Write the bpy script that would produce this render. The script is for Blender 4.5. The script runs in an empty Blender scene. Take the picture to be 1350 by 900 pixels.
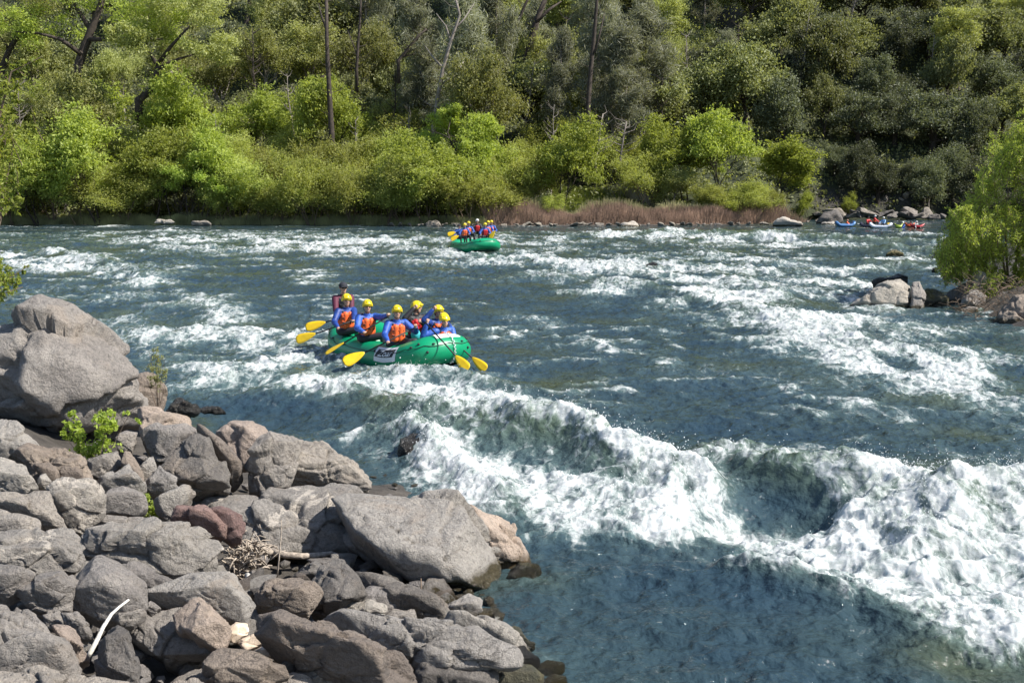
import bpy, bmesh, math, random
import numpy as np
from mathutils import Vector, Matrix
C = bpy.context.scene.collection
S = bpy.context.scene
PI = math.pi
def rad(a): return a*PI/180
# ------------------------------------------------------------------ camera
F = 1500.0; CAMZ = 4.0
TH = math.atan(207/1500.0)
CT, ST = math.cos(TH), math.sin(TH)
def ray(px, py):
    cx = (px-675)/F; cy = (450-py)/F
    return Vector((cx, CT+cy*ST, -ST+cy*CT))
def PD(px, py, Y):
    r = ray(px, py); k = Y/r.y
    return Vector((r.x*k, Y, CAMZ+r.z*k))
def PZ(px, py, z=0.0):
    r = ray(px, py); k = (z-CAMZ)/r.z
    return Vector((r.x*k, r.y*k, z))
def proj(X, Y, Z):
    dz = Z-CAMZ
    d = Y*CT - dz*ST
    u = Y*ST + dz*CT
    return 675+F*X/d, 450-F*u/d
cd = bpy.data.cameras.new('camera'); cam = bpy.data.objects.new('camera', cd); C.objects.link(cam)
cam.location = (0, 0, CAMZ); cam.rotation_euler = (PI/2-TH, 0, 0)
cd.lens = 40.0; cd.sensor_width = 36.0; cd.clip_end = 3000; cd.clip_start = 0.1
S.camera = cam
# ------------------------------------------------------------------ light
SUN_AZ = rad(106); SUN_EL = rad(46)          # azimuth clockwise from +Y (view direction)
w = bpy.data.worlds.new('World'); S.world = w; w.use_nodes = True
nt = w.node_tree
sky = nt.nodes.new('ShaderNodeTexSky'); sky.sky_type = 'NISHITA'; sky.sun_disc = False
sky.sun_elevation = SUN_EL; sky.sun_rotation = SUN_AZ
sky.air_density = 1.0; sky.dust_density = 0.6; sky.altitude = 200
bg = nt.nodes['Background']; nt.links.new(sky.outputs[0], bg.inputs[0]); bg.inputs[1].default_value = 0.10
sl = bpy.data.lights.new('sun', 'SUN'); sl.energy = 4.9; sl.angle = rad(0.53); sl.color = (1.0, 0.955, 0.88)
so = bpy.data.objects.new('sun', sl); C.objects.link(so)
sd = Vector((math.sin(SUN_AZ)*math.cos(SUN_EL), math.cos(SUN_AZ)*math.cos(SUN_EL), math.sin(SUN_EL)))
so.rotation_euler = sd.to_track_quat('Z', 'Y').to_euler(); so.location = (30, 0, 60)
S.view_settings.view_transform = 'Standard'; S.view_settings.look = 'None'
S.view_settings.gamma = 1; S.view_settings.exposure = 0.72; S.view_settings.use_curve_mapping = False
S.cycles.max_bounces = 8; S.cycles.transparent_max_bounces = 6; S.cycles.caustics_reflective = False; S.cycles.caustics_refractive = False
S.cycles.transmission_bounces = 4; S.cycles.diffuse_bounces = 3; S.cycles.glossy_bounces = 3
S.cycles.use_adaptive_sampling = True
# ------------------------------------------------------------------ noise
_rng = np.random.RandomState(7)
_P = np.arange(256); _rng.shuffle(_P); _P = np.concatenate([_P, _P, _P]).astype(np.int32)
_G = _rng.normal(size=(256, 3)); _G /= np.linalg.norm(_G, axis=1)[:, None]; _G = _G.astype(np.float32)
def pn(x, y, z):
    x = np.asarray(x, np.float32); y = np.asarray(y, np.float32); z = np.asarray(z, np.float32)
    x, y, z = np.broadcast_arrays(x, y, z)
    xi = np.floor(x).astype(np.int32); yi = np.floor(y).astype(np.int32); zi = np.floor(z).astype(np.int32)
    xf = x-xi; yf = y-yi; zf = z-zi
    xi &= 255; yi &= 255; zi &= 255
    u = xf*xf*xf*(xf*(xf*6-15)+10); v = yf*yf*yf*(yf*(yf*6-15)+10); w_ = zf*zf*zf*(zf*(zf*6-15)+10)
    def g(dx, dy, dz):
        h = _P[_P[_P[xi+dx]+yi+dy]+zi+dz] & 255
        gr = _G[h]
        return gr[..., 0]*(xf-dx)+gr[..., 1]*(yf-dy)+gr[..., 2]*(zf-dz)
    a = g(0,0,0); b = g(1,0,0); x00 = a+u*(b-a)
    a = g(0,1,0); b = g(1,1,0); x10 = a+u*(b-a)
    a = g(0,0,1); b = g(1,0,1); x01 = a+u*(b-a)
    a = g(0,1,1); b = g(1,1,1); x11 = a+u*(b-a)
    y0 = x00+v*(x10-x00); y1 = x01+v*(x11-x01)
    return (y0+w_*(y1-y0))*1.5
def fbm(x, y, z, o=4, g=0.5):
    s = 0; a = 1.0; f = 1.0
    for i in range(o):
        s = s+a*pn(x*f+i*17.3, y*f+i*5.1, z*f+i*9.7); a *= g; f *= 2.03
    return s
def sstep(a, b, x):
    t = np.clip((x-a)/(b-a), 0, 1); return t*t*(3-2*t)
# ------------------------------------------------------------------ objects
def tag(o, label=None, cat=None, group=None, kind=None):
    if label: o['label'] = label
    if cat: o['category'] = cat
    if group: o['group'] = group
    if kind: o['kind'] = kind
    return o
def link(name, me, mats=(), parent=None, loc=None):
    o = bpy.data.objects.new(name, me); C.objects.link(o)
    if mats is not None and len(me.materials) == 0:
        for m in (mats if isinstance(mats, (list, tuple)) else [mats]): me.materials.append(m)
    if parent: o.parent = parent
    if loc is not None: o.location = loc
    return o
def empty(name, loc=(0, 0, 0), rz=0.0):
    o = bpy.data.objects.new(name, None); C.objects.link(o)
    o.location = loc; o.rotation_euler = (0, 0, rz); o.empty_display_size = 0.2
    return o
def mesh_np(name, V, Fc, smooth=True, mi=None):
    """V (n,3) float, Fc (m,k) int of equal-sided faces"""
    V = np.asarray(V, np.float32); Fc = np.asarray(Fc, np.int32)
    me = bpy.data.meshes.new(name)
    me.vertices.add(len(V)); me.vertices.foreach_set('co', V.ravel())
    k = Fc.shape[1]; n = Fc.shape[0]
    me.loops.add(n*k); me.loops.foreach_set('vertex_index', Fc.ravel())
    me.polygons.add(n)
    me.polygons.foreach_set('loop_start', np.arange(0, n*k, k, dtype=np.int32))
    me.polygons.foreach_set('loop_total', np.full(n, k, np.int32))
    me.polygons.foreach_set('use_smooth', np.full(n, smooth, bool))
    if mi is not None: me.polygons.foreach_set('material_index', np.asarray(mi, np.int32))
    me.update(calc_edges=True)
    return me
class MB:
    """collects quads/tubes for one mesh"""
    def __init__(s): s.v = []; s.f = []; s.m = []
    def add(s, V, Fc, mi=0):
        b = len(s.v); s.v += [tuple(p) for p in V]; s.f += [tuple(i+b for i in f) for f in Fc]; s.m += [mi]*len(Fc)
    def tube(s, pts, r, n=8, mi=0, cap=True, flat=1.0):
        pts = [Vector(p) for p in pts]
        rs = r if isinstance(r, (list, tuple)) else [r]*len(pts)
        V = []; Fc = []; up = None
        for i, p in enumerate(pts):
            a = pts[max(i-1, 0)]; b = pts[min(i+1, len(pts)-1)]
            d = (b-a).normalized()
            if up is None:
                up = Vector((0, 0, 1)) if abs(d.z) < .9 else Vector((1, 0, 0))
            x = d.cross(up).normalized(); y = x.cross(d).normalized(); up = y
            for k in range(n):
                t = 2*PI*k/n
                V.append(p+x*math.cos(t)*rs[i]+y*math.sin(t)*rs[i]*flat)
        for i in range(len(pts)-1):
            for k in range(n):
                Fc.append((i*n+k, i*n+(k+1) % n, (i+1)*n+(k+1) % n, (i+1)*n+k))
        if cap:
            Fc.append(tuple(range(n-1, -1, -1))); Fc.append(tuple((len(pts)-1)*n+k for k in range(n)))
        s.add(V, Fc, mi)
    def box(s, c, sz, mi=0, M=None):
        V = []
        for dz in (-1, 1):
            for dy in (-1, 1):
                for dx in (-1, 1):
                    p = Vector((dx*sz[0]/2, dy*sz[1]/2, dz*sz[2]/2))
                    if M: p = M @ p
                    V.append(p+Vector(c))
        s.add(V, [(0,2,3,1),(4,5,7,6),(0,1,5,4),(2,6,7,3),(0,4,6,2),(1,3,7,5)], mi)
    def ellip(s, c, r, n=10, mi=0, M=None):
        V = []; Fc = []
        for i in range(n+1):
            th = PI*i/n
            for k in range(2*n):
                ph = PI*k/n
                p = Vector((r[0]*math.sin(th)*math.cos(ph), r[1]*math.sin(th)*math.sin(ph), r[2]*math.cos(th)))
                if M: p = M @ p
                V.append(p+Vector(c))
        for i in range(n):
            for k in range(2*n):
                Fc.append((i*2*n+k, (i+1)*2*n+k, (i+1)*2*n+(k+1) % (2*n), i*2*n+(k+1) % (2*n)))
        s.add(V, Fc, mi)
    def mesh(s, name, smooth=True):
        me = bpy.data.meshes.new(name); me.from_pydata(s.v, [], s.f)
        me.polygons.foreach_set('material_index', s.m)
        me.polygons.foreach_set('use_smooth', [smooth]*len(s.f)); me.update()
        return me
    def build(s, name, mats, parent=None, loc=None, smooth=True):
        return link(name, s.mesh(name, smooth), mats, parent, loc)
# ------------------------------------------------------------------ materials
def newmat(name):
    m = bpy.data.materials.new(name); m.use_nodes = True
    return m, m.node_tree, m.node_tree.nodes['Principled BSDF']
def N(nt, t, **kw):
    n = nt.nodes.new(t)
    for k, v in kw.items():
        if k.startswith('i_'): n.inputs[int(k[2:])].default_value = v
        else: setattr(n, k, v)
    return n
def ramp(nt, stops, src=None, interp='LINEAR'):
    r = nt.nodes.new('ShaderNodeValToRGB'); cr = r.color_ramp; cr.interpolation = interp
    while len(cr.elements) > 1: cr.elements.remove(cr.elements[-1])
    cr.elements[0].position = stops[0][0]; cr.elements[0].color = tuple(stops[0][1])+(1,)
    for p, c in stops[1:]:
        e = cr.elements.new(p); e.color = tuple(c)+(1,)
    if src: nt.links.new(src, r.inputs[0])
    return r
def mix(nt, a, b, f, mode='MIX'):
    m = nt.nodes.new('ShaderNodeMix'); m.data_type = 'RGBA'; m.blend_type = mode
    for s_, v in ((0, f), (6, a), (7, b)):
        if hasattr(v, 'is_output') or hasattr(v, 'links'): nt.links.new(v, m.inputs[s_])
        else: m.inputs[s_].default_value = v if not isinstance(v, tuple) else (v+(1,))[:4]
    return m.outputs[2]
def noise(nt, vec, scale, detail=5, rough=.55, dist=0.0):
    n = nt.nodes.new('ShaderNodeTexNoise'); n.inputs['Scale'].default_value = scale
    n.inputs['Detail'].default_value = detail; n.inputs['Roughness'].default_value = rough; n.inputs['Distortion'].default_value = dist
    if vec is not None: nt.links.new(vec, n.inputs['Vector'])
    return n
def math_(nt, op, a, b=None, clamp=False):
    m = nt.nodes.new('ShaderNodeMath'); m.operation = op; m.use_clamp = clamp
    for i, v in enumerate((a, b)):
        if v is None: continue
        if isinstance(v, (int, float)): m.inputs[i].default_value = v
        else: nt.links.new(v, m.inputs[i])
    return m.outputs[0]
def plain(name, col, rough=.5, metal=0.0, var=.12, scale=30.0, bump=0.0):
    m, nt, b = newmat(name)
    b.inputs['Roughness'].default_value = rough; b.inputs['Metallic'].default_value = metal
    tc = nt.nodes.new('ShaderNodeTexCoord')
    n = noise(nt, tc.outputs['Object'], scale, 4)
    c = tuple(col)
    r = ramp(nt, [(.3, tuple(x*(1-var) for x in c)), (.7, tuple(min(1, x*(1+var)) for x in c))], n.outputs[0])
    nt.links.new(r.outputs[0], b.inputs['Base Color'])
    if bump:
        bp = nt.nodes.new('ShaderNodeBump'); bp.inputs['Strength'].default_value = bump; bp.inputs['Distance'].default_value = .02
        nt.links.new(n.outputs[0], bp.inputs['Height']); nt.links.new(bp.outputs[0], b.inputs['Normal'])
    return m
def rock_mat(name, c0, c1, vein=0.0, wet=True, moss=0.0, warm=0.0, rough=.85):
    m, nt, b = newmat(name); L = nt.links
    tc = nt.nodes.new('ShaderNodeTexCoord'); oi = nt.nodes.new('ShaderNodeObjectInfo'); geo = nt.nodes.new('ShaderNodeNewGeometry')
    add = nt.nodes.new('ShaderNodeVectorMath'); add.operation = 'ADD'
    L.new(tc.outputs['Object'], add.inputs[0])
    sc = nt.nodes.new('ShaderNodeVectorMath'); sc.operation = 'SCALE'; sc.inputs[3].default_value = 37.0
    cmb = nt.nodes.new('ShaderNodeCombineXYZ')
    for i in range(3): L.new(oi.outputs['Random'], cmb.inputs[i])
    L.new(cmb.outputs[0], sc.inputs[0]); L.new(sc.outputs[0], add.inputs[1])
    P = add.outputs[0]
    n1 = noise(nt, P, 2.2, 8, .62, .6); n2 = noise(nt, P, 26, 6, .7); n3 = noise(nt, P, 95, 3, .6)
    base = ramp(nt, [(.3, c0), (.52, tuple((a+b_)/2 for a, b_ in zip(c0, c1))), (.7, c1)], n1.outputs[0]).outputs[0]
    sp = ramp(nt, [(.3, (.62,.62,.62)), (.5, (1,1,1)), (.75, (1.22,1.2,1.17))], n2.outputs[0]).outputs[0]
    col = mix(nt, base, sp, 1.0, 'MULTIPLY')
    sp3 = ramp(nt, [(.25, (.7,.7,.7)), (.5, (1,1,1)), (.8, (1.2,1.2,1.2))], n3.outputs[0]).outputs[0]
    col = mix(nt, col, sp3, .8, 'MULTIPLY')
    # per-rock brightness
    rv = ramp(nt, [(0, (.78,.77,.78)), (.5, (1.0,.98,.95)), (1, (1.15,1.1,1.02))], oi.outputs['Random']).outputs[0]
    col = mix(nt, col, rv, 1.0, 'MULTIPLY')
    # broad rusty / pale weather stains
    n4 = noise(nt, P, 1.3, 6, .6, 1.2)
    st = ramp(nt, [(.56, (0,0,0)), (.68, (1,1,1))], n4.outputs[0]).outputs[0]
    stf = math_(nt, 'MULTIPLY', st, .35+warm)
    col = mix(nt, col, (.42, .33, .25), stf)
    n5 = noise(nt, P, 5.0, 8, .7, .3)
    lf = ramp(nt, [(.6, (0,0,0)), (.66, (1,1,1))], n5.outputs[0]).outputs[0]
    col = mix(nt, col, (.085, .08, .075), math_(nt, 'MULTIPLY', lf, .4))
    # cracks
    vo = nt.nodes.new('ShaderNodeTexVoronoi'); vo.feature = 'DISTANCE_TO_EDGE'; vo.inputs['Scale'].default_value = 1.1
    wv = nt.nodes.new('ShaderNodeVectorMath'); wv.operation = 'MULTIPLY_ADD'
    L.new(n1.outputs['Color'], wv.inputs[0]); wv.inputs[1].default_value = (.9, .9, .9); L.new(P, wv.inputs[2])
    L.new(wv.outputs[0], vo.inputs['Vector'])
    ck = ramp(nt, [(0.0, (.2,.2,.2)), (.008, (1,1,1))], vo.outputs['Distance']).outputs[0]
    ckm = ramp(nt, [(.45, (0,0,0)), (.6, (1,1,1))], noise(nt, P, 1.1, 3).outputs[0]).outputs[0]
    ck = mix(nt, (1,1,1), ck, ckm)
    col = mix(nt, col, ck, .5, 'MULTIPLY')
    if vein:
        v2 = nt.nodes.new('ShaderNodeTexVoronoi'); v2.feature = 'DISTANCE_TO_EDGE'; v2.inputs['Scale'].default_value = .75
        w2 = nt.nodes.new('ShaderNodeVectorMath'); w2.operation = 'MULTIPLY_ADD'
        L.new(n2.outputs['Color'], w2.inputs[0]); w2.inputs[1].default_value = (.12, .12, .12); L.new(wv.outputs[0], w2.inputs[2])
        L.new(w2.outputs[0], v2.inputs['Vector'])
        vk = ramp(nt, [(0.0, (1,1,1)), (.014, (.8,.8,.8)), (.022, (0,0,0))], v2.outputs['Distance']).outputs[0]
        col = mix(nt, col, (.62, .55, .47), math_(nt, 'MULTIPLY', vk, vein))
    if moss:
        mk = ramp(nt, [(.45, (0,0,0)), (.58, (1,1,1))], n4.outputs[0]).outputs[0]
        col = mix(nt, col, (.13, .11, .035), math_(nt, 'MULTIPLY', mk, moss))
    r_ = rough
    if wet:
        sx = nt.nodes.new('ShaderNodeSeparateXYZ'); L.new(geo.outputs['Position'], sx.inputs[0])
        hz = math_(nt, 'ADD', sx.outputs[2], math_(nt, 'MULTIPLY', n1.outputs[0], -.28))
        wf = nt.nodes.new('ShaderNodeMapRange'); wf.inputs[1].default_value = .02; wf.inputs[2].default_value = .1; wf.inputs[3].default_value = 1; wf.inputs[4].default_value = 0
        L.new(hz, wf.inputs[0])
        wet_c = mix(nt, col, (.22, .2, .13), 1.0, 'MULTIPLY')
        col = mix(nt, col, wet_c, wf.outputs[0])
        rr = nt.nodes.new('ShaderNodeMapRange'); rr.inputs[3].default_value = rough; rr.inputs[4].default_value = .15
        L.new(wf.outputs[0], rr.inputs[0]); L.new(rr.outputs[0], b.inputs['Roughness'])
    else: b.inputs['Roughness'].default_value = r_
    L.new(col, b.inputs['Base Color'])
    hsum = math_(nt, 'ADD', math_(nt, 'MULTIPLY', n2.outputs[0], .7), math_(nt, 'MULTIPLY', n3.outputs[0], .25))
    n6 = noise(nt, P, 7.5, 9, .72, .3)
    hsum = math_(nt, 'ADD', hsum, math_(nt, 'MULTIPLY', ck, .4)); hsum = math_(nt, 'ADD', hsum, math_(nt, 'MULTIPLY', n6.outputs[0], 1.5))
    bp = nt.nodes.new('ShaderNodeBump'); bp.inputs['Strength'].default_value = 1.0; bp.inputs['Distance'].default_value = .06
    L.new(hsum, bp.inputs['Height']); L.new(bp.outputs[0], b.inputs['Normal'])
    return m
M = {}
M['rock'] = rock_mat('grey_rock', (.26,.238,.22), (.42,.385,.35))
M['vein'] = rock_mat('veined_rock', (.27,.25,.23), (.40,.37,.335), vein=.9)
M['pale'] = rock_mat('pale_rock', (.36,.335,.305), (.50,.465,.42), warm=.1)
M['peach'] = rock_mat('peach_rock', (.42,.34,.28), (.55,.45,.38), warm=.3)
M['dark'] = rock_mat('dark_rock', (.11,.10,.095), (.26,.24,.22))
M['brown'] = rock_mat('brown_rock', (.20,.165,.14), (.33,.28,.24))
M['red'] = rock_mat('reddish_rock', (.25,.155,.135), (.38,.26,.23))
M['moss'] = rock_mat('mossy_wet_rock', (.05,.055,.04), (.16,.14,.09), moss=.8)
M['wet'] = rock_mat('wet_rock', (.018,.018,.017), (.06,.055,.05), rough=.25)
M['far'] = rock_mat('bank_rock', (.17,.15,.13), (.36,.33,.29), wet=False)
M['blond'] = plain('split_pale_stone', (.62,.5,.38), .8, var=.25, scale=14, bump=.6)
M['wood'] = plain('driftwood', (.36,.30,.24), .85, var=.45, scale=25, bump=.7)
M['bleach'] = plain('bleached_driftwood', (.72,.68,.6), .8, var=.15, scale=25, bump=.5)
M['bark'] = plain('dark_bark', (.05,.038,.03), .9, var=.5, scale=3, bump=1)
M['bark_grey'] = plain('grey_bark', (.22,.19,.165), .9, var=.35, scale=3, bump=1)
M['twig'] = plain('brown_twig', (.16,.115,.08), .9, var=.3, scale=6)
# ------------------------------------------------------------------ terrain
_wy = np.array([-10, 0, 6, 9.3, 11.0, 12.5, 13.9, 15.9, 18.9, 21, 24, 30, 40, 200]); _wx = np.array([2.0, 1.5, 1.0, .4, -.25, -.1, -.4, -2.1, -5.5, -8, -12, -22, -40, -200])
_ry = np.array([-10, 10, 20, 25, 30, 36, 44, 60, 80, 105, 125, 200]); _rx = np.array([30, 24, 17, 14.2, 13.6, 14.4, 17.5, 25, 35, 47, 58, 90])
def XW(Y): return np.interp(Y, _wy, _wx)
def XR(Y): return np.interp(Y, _ry, _rx)
def YB(X): return np.interp(X, [-60, -20, 0, 20, 27, 31, 60], [113, 112, 110, 112, 115, 128, 132])
def ground_h(X, Y):
    X = np.asarray(X, float); Y = np.asarray(Y, float)
    s = (XW(Y)-X)*.75
    bank = np.where(s > 0, .33*s, .45*s)
    bank = np.where(s > 6, 1.98+(s-6)*.12, bank)
    r = X-XR(Y)
    rb = np.where(r > 0, np.minimum(r*.5, .9)+np.maximum(0, r-4)*.28+np.maximum(0, r-14)*.5, .5*r)  # added hill climbs beyond the right bank, shaped to give shade
    t = Y-YB(X)
    right = sstep(24, 36, X)
    left = np.where(t > 0, .16*np.minimum(t, 8)+.36*np.maximum(0, t-8)+.16*np.maximum(0, t-45), .3*t)
    rt = np.where(t > 0, 1.3*np.minimum(t, 3.4)+.62*np.maximum(0, t-3.4), .5*t)
    far = left*(1-right)+rt*right
    h = np.maximum(np.maximum(bank, rb), far)
    h = np.maximum(h, -1.4)
    return h
def build_ground():
    ny, nx = 520, 420
    t = np.linspace(0, 1, ny); Y = -12+ (np.exp(t*3.6)-1)/(math.exp(3.6)-1)*430
    U = np.linspace(-1, 1, nx)
    YY, UU = np.meshgrid(Y, U, indexing='ij')
    XX = UU*(16+np.maximum(YY, 0)*1.15)
    H = ground_h(XX, YY)
    n = fbm(XX*.06, YY*.06, 3.0, 5)*3.0*sstep(118, 150, YY)+fbm(XX*.9, YY*.9, 1.0, 4)*.12*(H > -.6)
    H = H+n-(.10+.34*sstep(.6, 2.4, XW(YY)-XX))*(YY < 60)
    V = np.stack([XX, YY, H], -1).reshape(-1, 3)
    i, j = np.meshgrid(np.arange(ny-1), np.arange(nx-1), indexing='ij')
    a = (i*nx+j).ravel(); Fc = np.stack([a, a+1, a+nx+1, a+nx], 1)
    me = mesh_np('ground', V, Fc)
    m, nt, b = newmat('ground_soil'); L = nt.links
    geo = nt.nodes.new('ShaderNodeNewGeometry'); P = geo.outputs['Position']
    n1 = noise(nt, P, .25, 8, .65); n2 = noise(nt, P, 3.0, 8, .7); n3 = noise(nt, P, 22, 5, .7)
    soil = ramp(nt, [(.3, (.03,.026,.022)), (.7, (.11,.095,.08))], n2.outputs[0]).outputs[0]
    gr = ramp(nt, [(.35, (.02,.026,.012)), (.6, (.045,.055,.02)), (.78, (.12,.10,.06))], n1.outputs[0]).outputs[0]
    sx = nt.nodes.new('ShaderNodeSeparateXYZ'); L.new(P, sx.inputs[0])
    mr = nt.nodes.new('ShaderNodeMapRange'); mr.inputs[1].default_value = 112; mr.inputs[2].default_value = 116; L.new(sx.outputs[1], mr.inputs[0])
    col = mix(nt, soil, gr, mr.outputs[0])
    # steep rocky faces of the far bank, colour darkened to carry their shade
    sn = nt.nodes.new('ShaderNodeSeparateXYZ'); L.new(geo.outputs['Normal'], sn.inputs[0])
    st = nt.nodes.new('ShaderNodeMapRange'); st.inputs[1].default_value = .72; st.inputs[2].default_value = .6; L.new(sn.outputs[2], st.inputs[0])
    col = mix(nt, col, ramp(nt, [(.35, (.015,.014,.013)), (.7, (.10,.09,.08))], n2.outputs[0]).outputs[0], st.outputs[0])
    L.new(col, b.inputs['Base Color']); b.inputs['Roughness'].default_value = .95
    bp = nt.nodes.new('ShaderNodeBump'); bp.inputs['Strength'].default_value = .8; bp.inputs['Distance'].default_value = .05
    L.new(math_(nt, 'ADD', n3.outputs[0], n2.outputs[0]), bp.inputs['Height']); L.new(bp.outputs[0], b.inputs['Normal'])
    tag(link('ground', me, m), kind='structure')
build_ground()
# ------------------------------------------------------------------ river
def seg_dist(X, Y, pts):
    """pts: list of (x,y,h). returns distance, side (+ = camera side), interpolated h, param"""
    best = np.full(X.shape, 1e9, np.float32); side = np.zeros(X.shape, np.float32); hh = np.zeros(X.shape, np.float32)
    for (x0, y0, h0), (x1, y1, h1) in zip(pts[:-1], pts[1:]):
        dx, dy = x1-x0, y1-y0; l2 = dx*dx+dy*dy
        t = np.clip(((X-x0)*dx+(Y-y0)*dy)/l2, 0, 1)
        ex = X-(x0+t*dx); ey = Y-(y0+t*dy); d = np.sqrt(ex*ex+ey*ey)
        s = ex*dy-ey*dx        # positive to the right of the direction (towards camera for left-to-right lines)
        m = d < best
        best = np.where(m, d, best); side = np.where(m, np.sign(s), side); hh = np.where(m, h0+t*(h1-h0), hh)
    return best*side, hh
def rp(L_): return [(*PZ(a, b)[:2], h) for a, b, h in L_]
RIDGES = [  # crest line in ground position, upstream width, downstream width
    (rp([(300,520,.02),(350,524,.14),(450,530,.24),(560,556,.30),(650,572,.42),(740,596,.62),(800,612,.60),(870,640,.50),(950,668,.30),(1010,690,.04)]), .45, .75),
    (rp([(900,600,.05),(950,618,.30),(1050,650,.48),(1130,668,.52),(1200,668,.35),(1250,665,.1)]), .75, .55),
    (rp([(1080,740,.03),(1130,725,.3),(1190,708,.5),(1270,700,.70),(1360,700,.74),(1480,705,.72),(1700,720,.6)]), .60, 1.1),
    (rp([(500,572,.05),(530,580,.3),(560,600,.32),(620,640,.22),(700,680,.05)]), .3, .4),
    (rp([(930,752,.02),(1000,762,.12),(1060,780,.10),(1160,805,.10),(1350,860,.08)]), .25, .35),
    (rp([(470,505,.05),(520,500,.16),(600,505,.18),(680,515,.1)]), .35, .45),
    (rp([(0,338,.1),(60,336,.25),(140,352,.3),(200,368,.12)]), .8, 1.0),
    (rp([(680,345,.05),(780,340,.2),(900,352,.14),(1000,385,.2),(1100,430,.1)]), .8, 1.0),
    (rp([(740,372,.1),(860,385,.2),(980,410,.15),(1060,440,.2),(1200,470,.1)]), .8, 1.0),
    (rp([(880,320,.1),(1000,318,.5),(1120,322,.5),(1240,324,.4)]), 1.2, 1.2),
    (rp([(760,312,.1),(900,310,.4),(1040,312,.4)]), 1.2, 1.2),
    (rp([(1080,332,.2),(1160,334,.4),(1260,338,.3)]), 1.2, 1.2),
    (rp([(1040,350,.1),(1120,352,.3),(1230,356,.3)]), 1.0, 1.0),
]
# foam density blobs in ground position: pixel centre, radii, rotation, amount
BL = [(740,585,150,34,18,.9),(620,540,150,20,7,.85),(440,520,120,12,3,.75),(560,600,70,34,20,.95),(640,640,110,42,25,1.1),(740,668,130,38,12,1.15),
 (880,690,140,24,6,1.1),(1010,712,140,22,8,1.0),(860,625,70,36,25,.55),(940,655,60,32,25,.7),
 (1150,735,120,34,8,1.1),(1270,700,150,70,5,1.3),(1330,780,170,80,10,1.1),(1350,690,110,60,0,.8),(600,520,130,16,6,.55),(1180,780,130,34,15,.85),(1260,835,140,24,18,.75),(1100,782,130,11,13,.8),(990,760,55,7,12,.75),
 (1140,655,55,18,8,.7),(1010,628,60,7,14,.62),(1080,640,60,6,8,.45),(1210,655,60,12,0,.75),
 # upper river
 (60,345,130,14,6,.85),(110,362,110,10,8,.8),(250,395,90,10,15,.55),(240,330,90,14,5,.5),(330,318,130,10,2,.5),(420,330,120,14,3,.5),(500,318,120,9,2,.55),
 (160,312,150,6,0,.4),(300,450,120,16,10,.5),(380,470,140,20,10,.5),(300,495,110,20,5,.55),(230,460,70,30,10,.45),(400,500,90,14,5,.6),(480,480,60,12,5,.5),
 (250,420,110,14,12,.5),(620,350,150,10,4,.45),(760,352,150,9,4,.7),(860,372,150,20,7,.6),(960,402,140,26,14,.58),(1060,440,140,36,18,.58),(1160,480,130,30,20,.65),(1290,520,120,30,20,.6),
 (820,395,120,8,6,.55),(1240,470,120,20,5,.5),(1000,360,90,14,8,.6),(1100,330,150,5,1,.95),(1000,320,170,5,1,.95),(1160,345,110,4,1,.6),(1150,358,90,5,1,.6),(1180,312,130,3,0,.4),
 (860,312,170,5,0,.9),(720,322,110,7,1,.5),(1010,345,120,5,3,.55),(1130,385,60,16,25,.75),(1180,425,110,14,12,.5),
 (710,425,40,9,8,.75),(700,455,60,8,15,.4),(780,460,70,6,8,.35),(870,440,30,6,5,.6),(880,482,30,7,5,.6),(960,470,24,6,5,.5),(1030,510,26,7,8,.55),(1180,555,40,12,25,.5),(1120,540,60,10,15,.4),
 (560,360,120,12,5,.28),(700,390,150,12,5,.2),(900,520,200,30,10,.2),(560,495,80,9,3,.55),(640,490,50,8,8,.45),(700,500,60,8,10,.3),
 (1290,600,80,8,10,.4),(1130,372,50,7,20,.7),(1330,480,60,8,5,.5),(1060,372,80,8,12,.5),
 (690,710,40,6,0,.3),(760,738,40,5,5,.35),(680,775,40,8,0,.4),(700,740,25,10,20,.35),(820,745,60,5,5,.25),(730,880,60,14,5,.4),(690,855,30,10,25,.35),(820,872,70,6,0,.25),(660,795,40,5,0,.35),
 (200,400,240,60,8,.30),(340,470,200,50,8,.35),(900,380,280,50,12,.28),(1180,470,220,60,15,.30),(560,325,200,16,2,.3),(280,325,260,14,2,.28),(548,598,36,22,0,-.9),
 (280,565,40,5,5,.5),(440,590,70,7,10,.35),(480,610,30,20,40,.4),(200,520,60,12,0,.4)]
HOLE = [(1050,700,110,26,8,-.30),(960,690,60,22,15,-.22),(330,555,120,16,6,-.12),(900,730,200,30,4,-.10),(860,640,60,20,10,-.1),(626,328,45,9,0,.28)]
def blob(px, py, b):
    cx, cy, rx, ry, an, a = b
    c, s = math.cos(rad(an)), math.sin(rad(an))
    u = ((px-cx)*c+(py-cy)*s)/rx; v = (-(px-cx)*s+(py-cy)*c)/ry
    return a*np.exp(-(u*u+v*v)*1.0)
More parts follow.
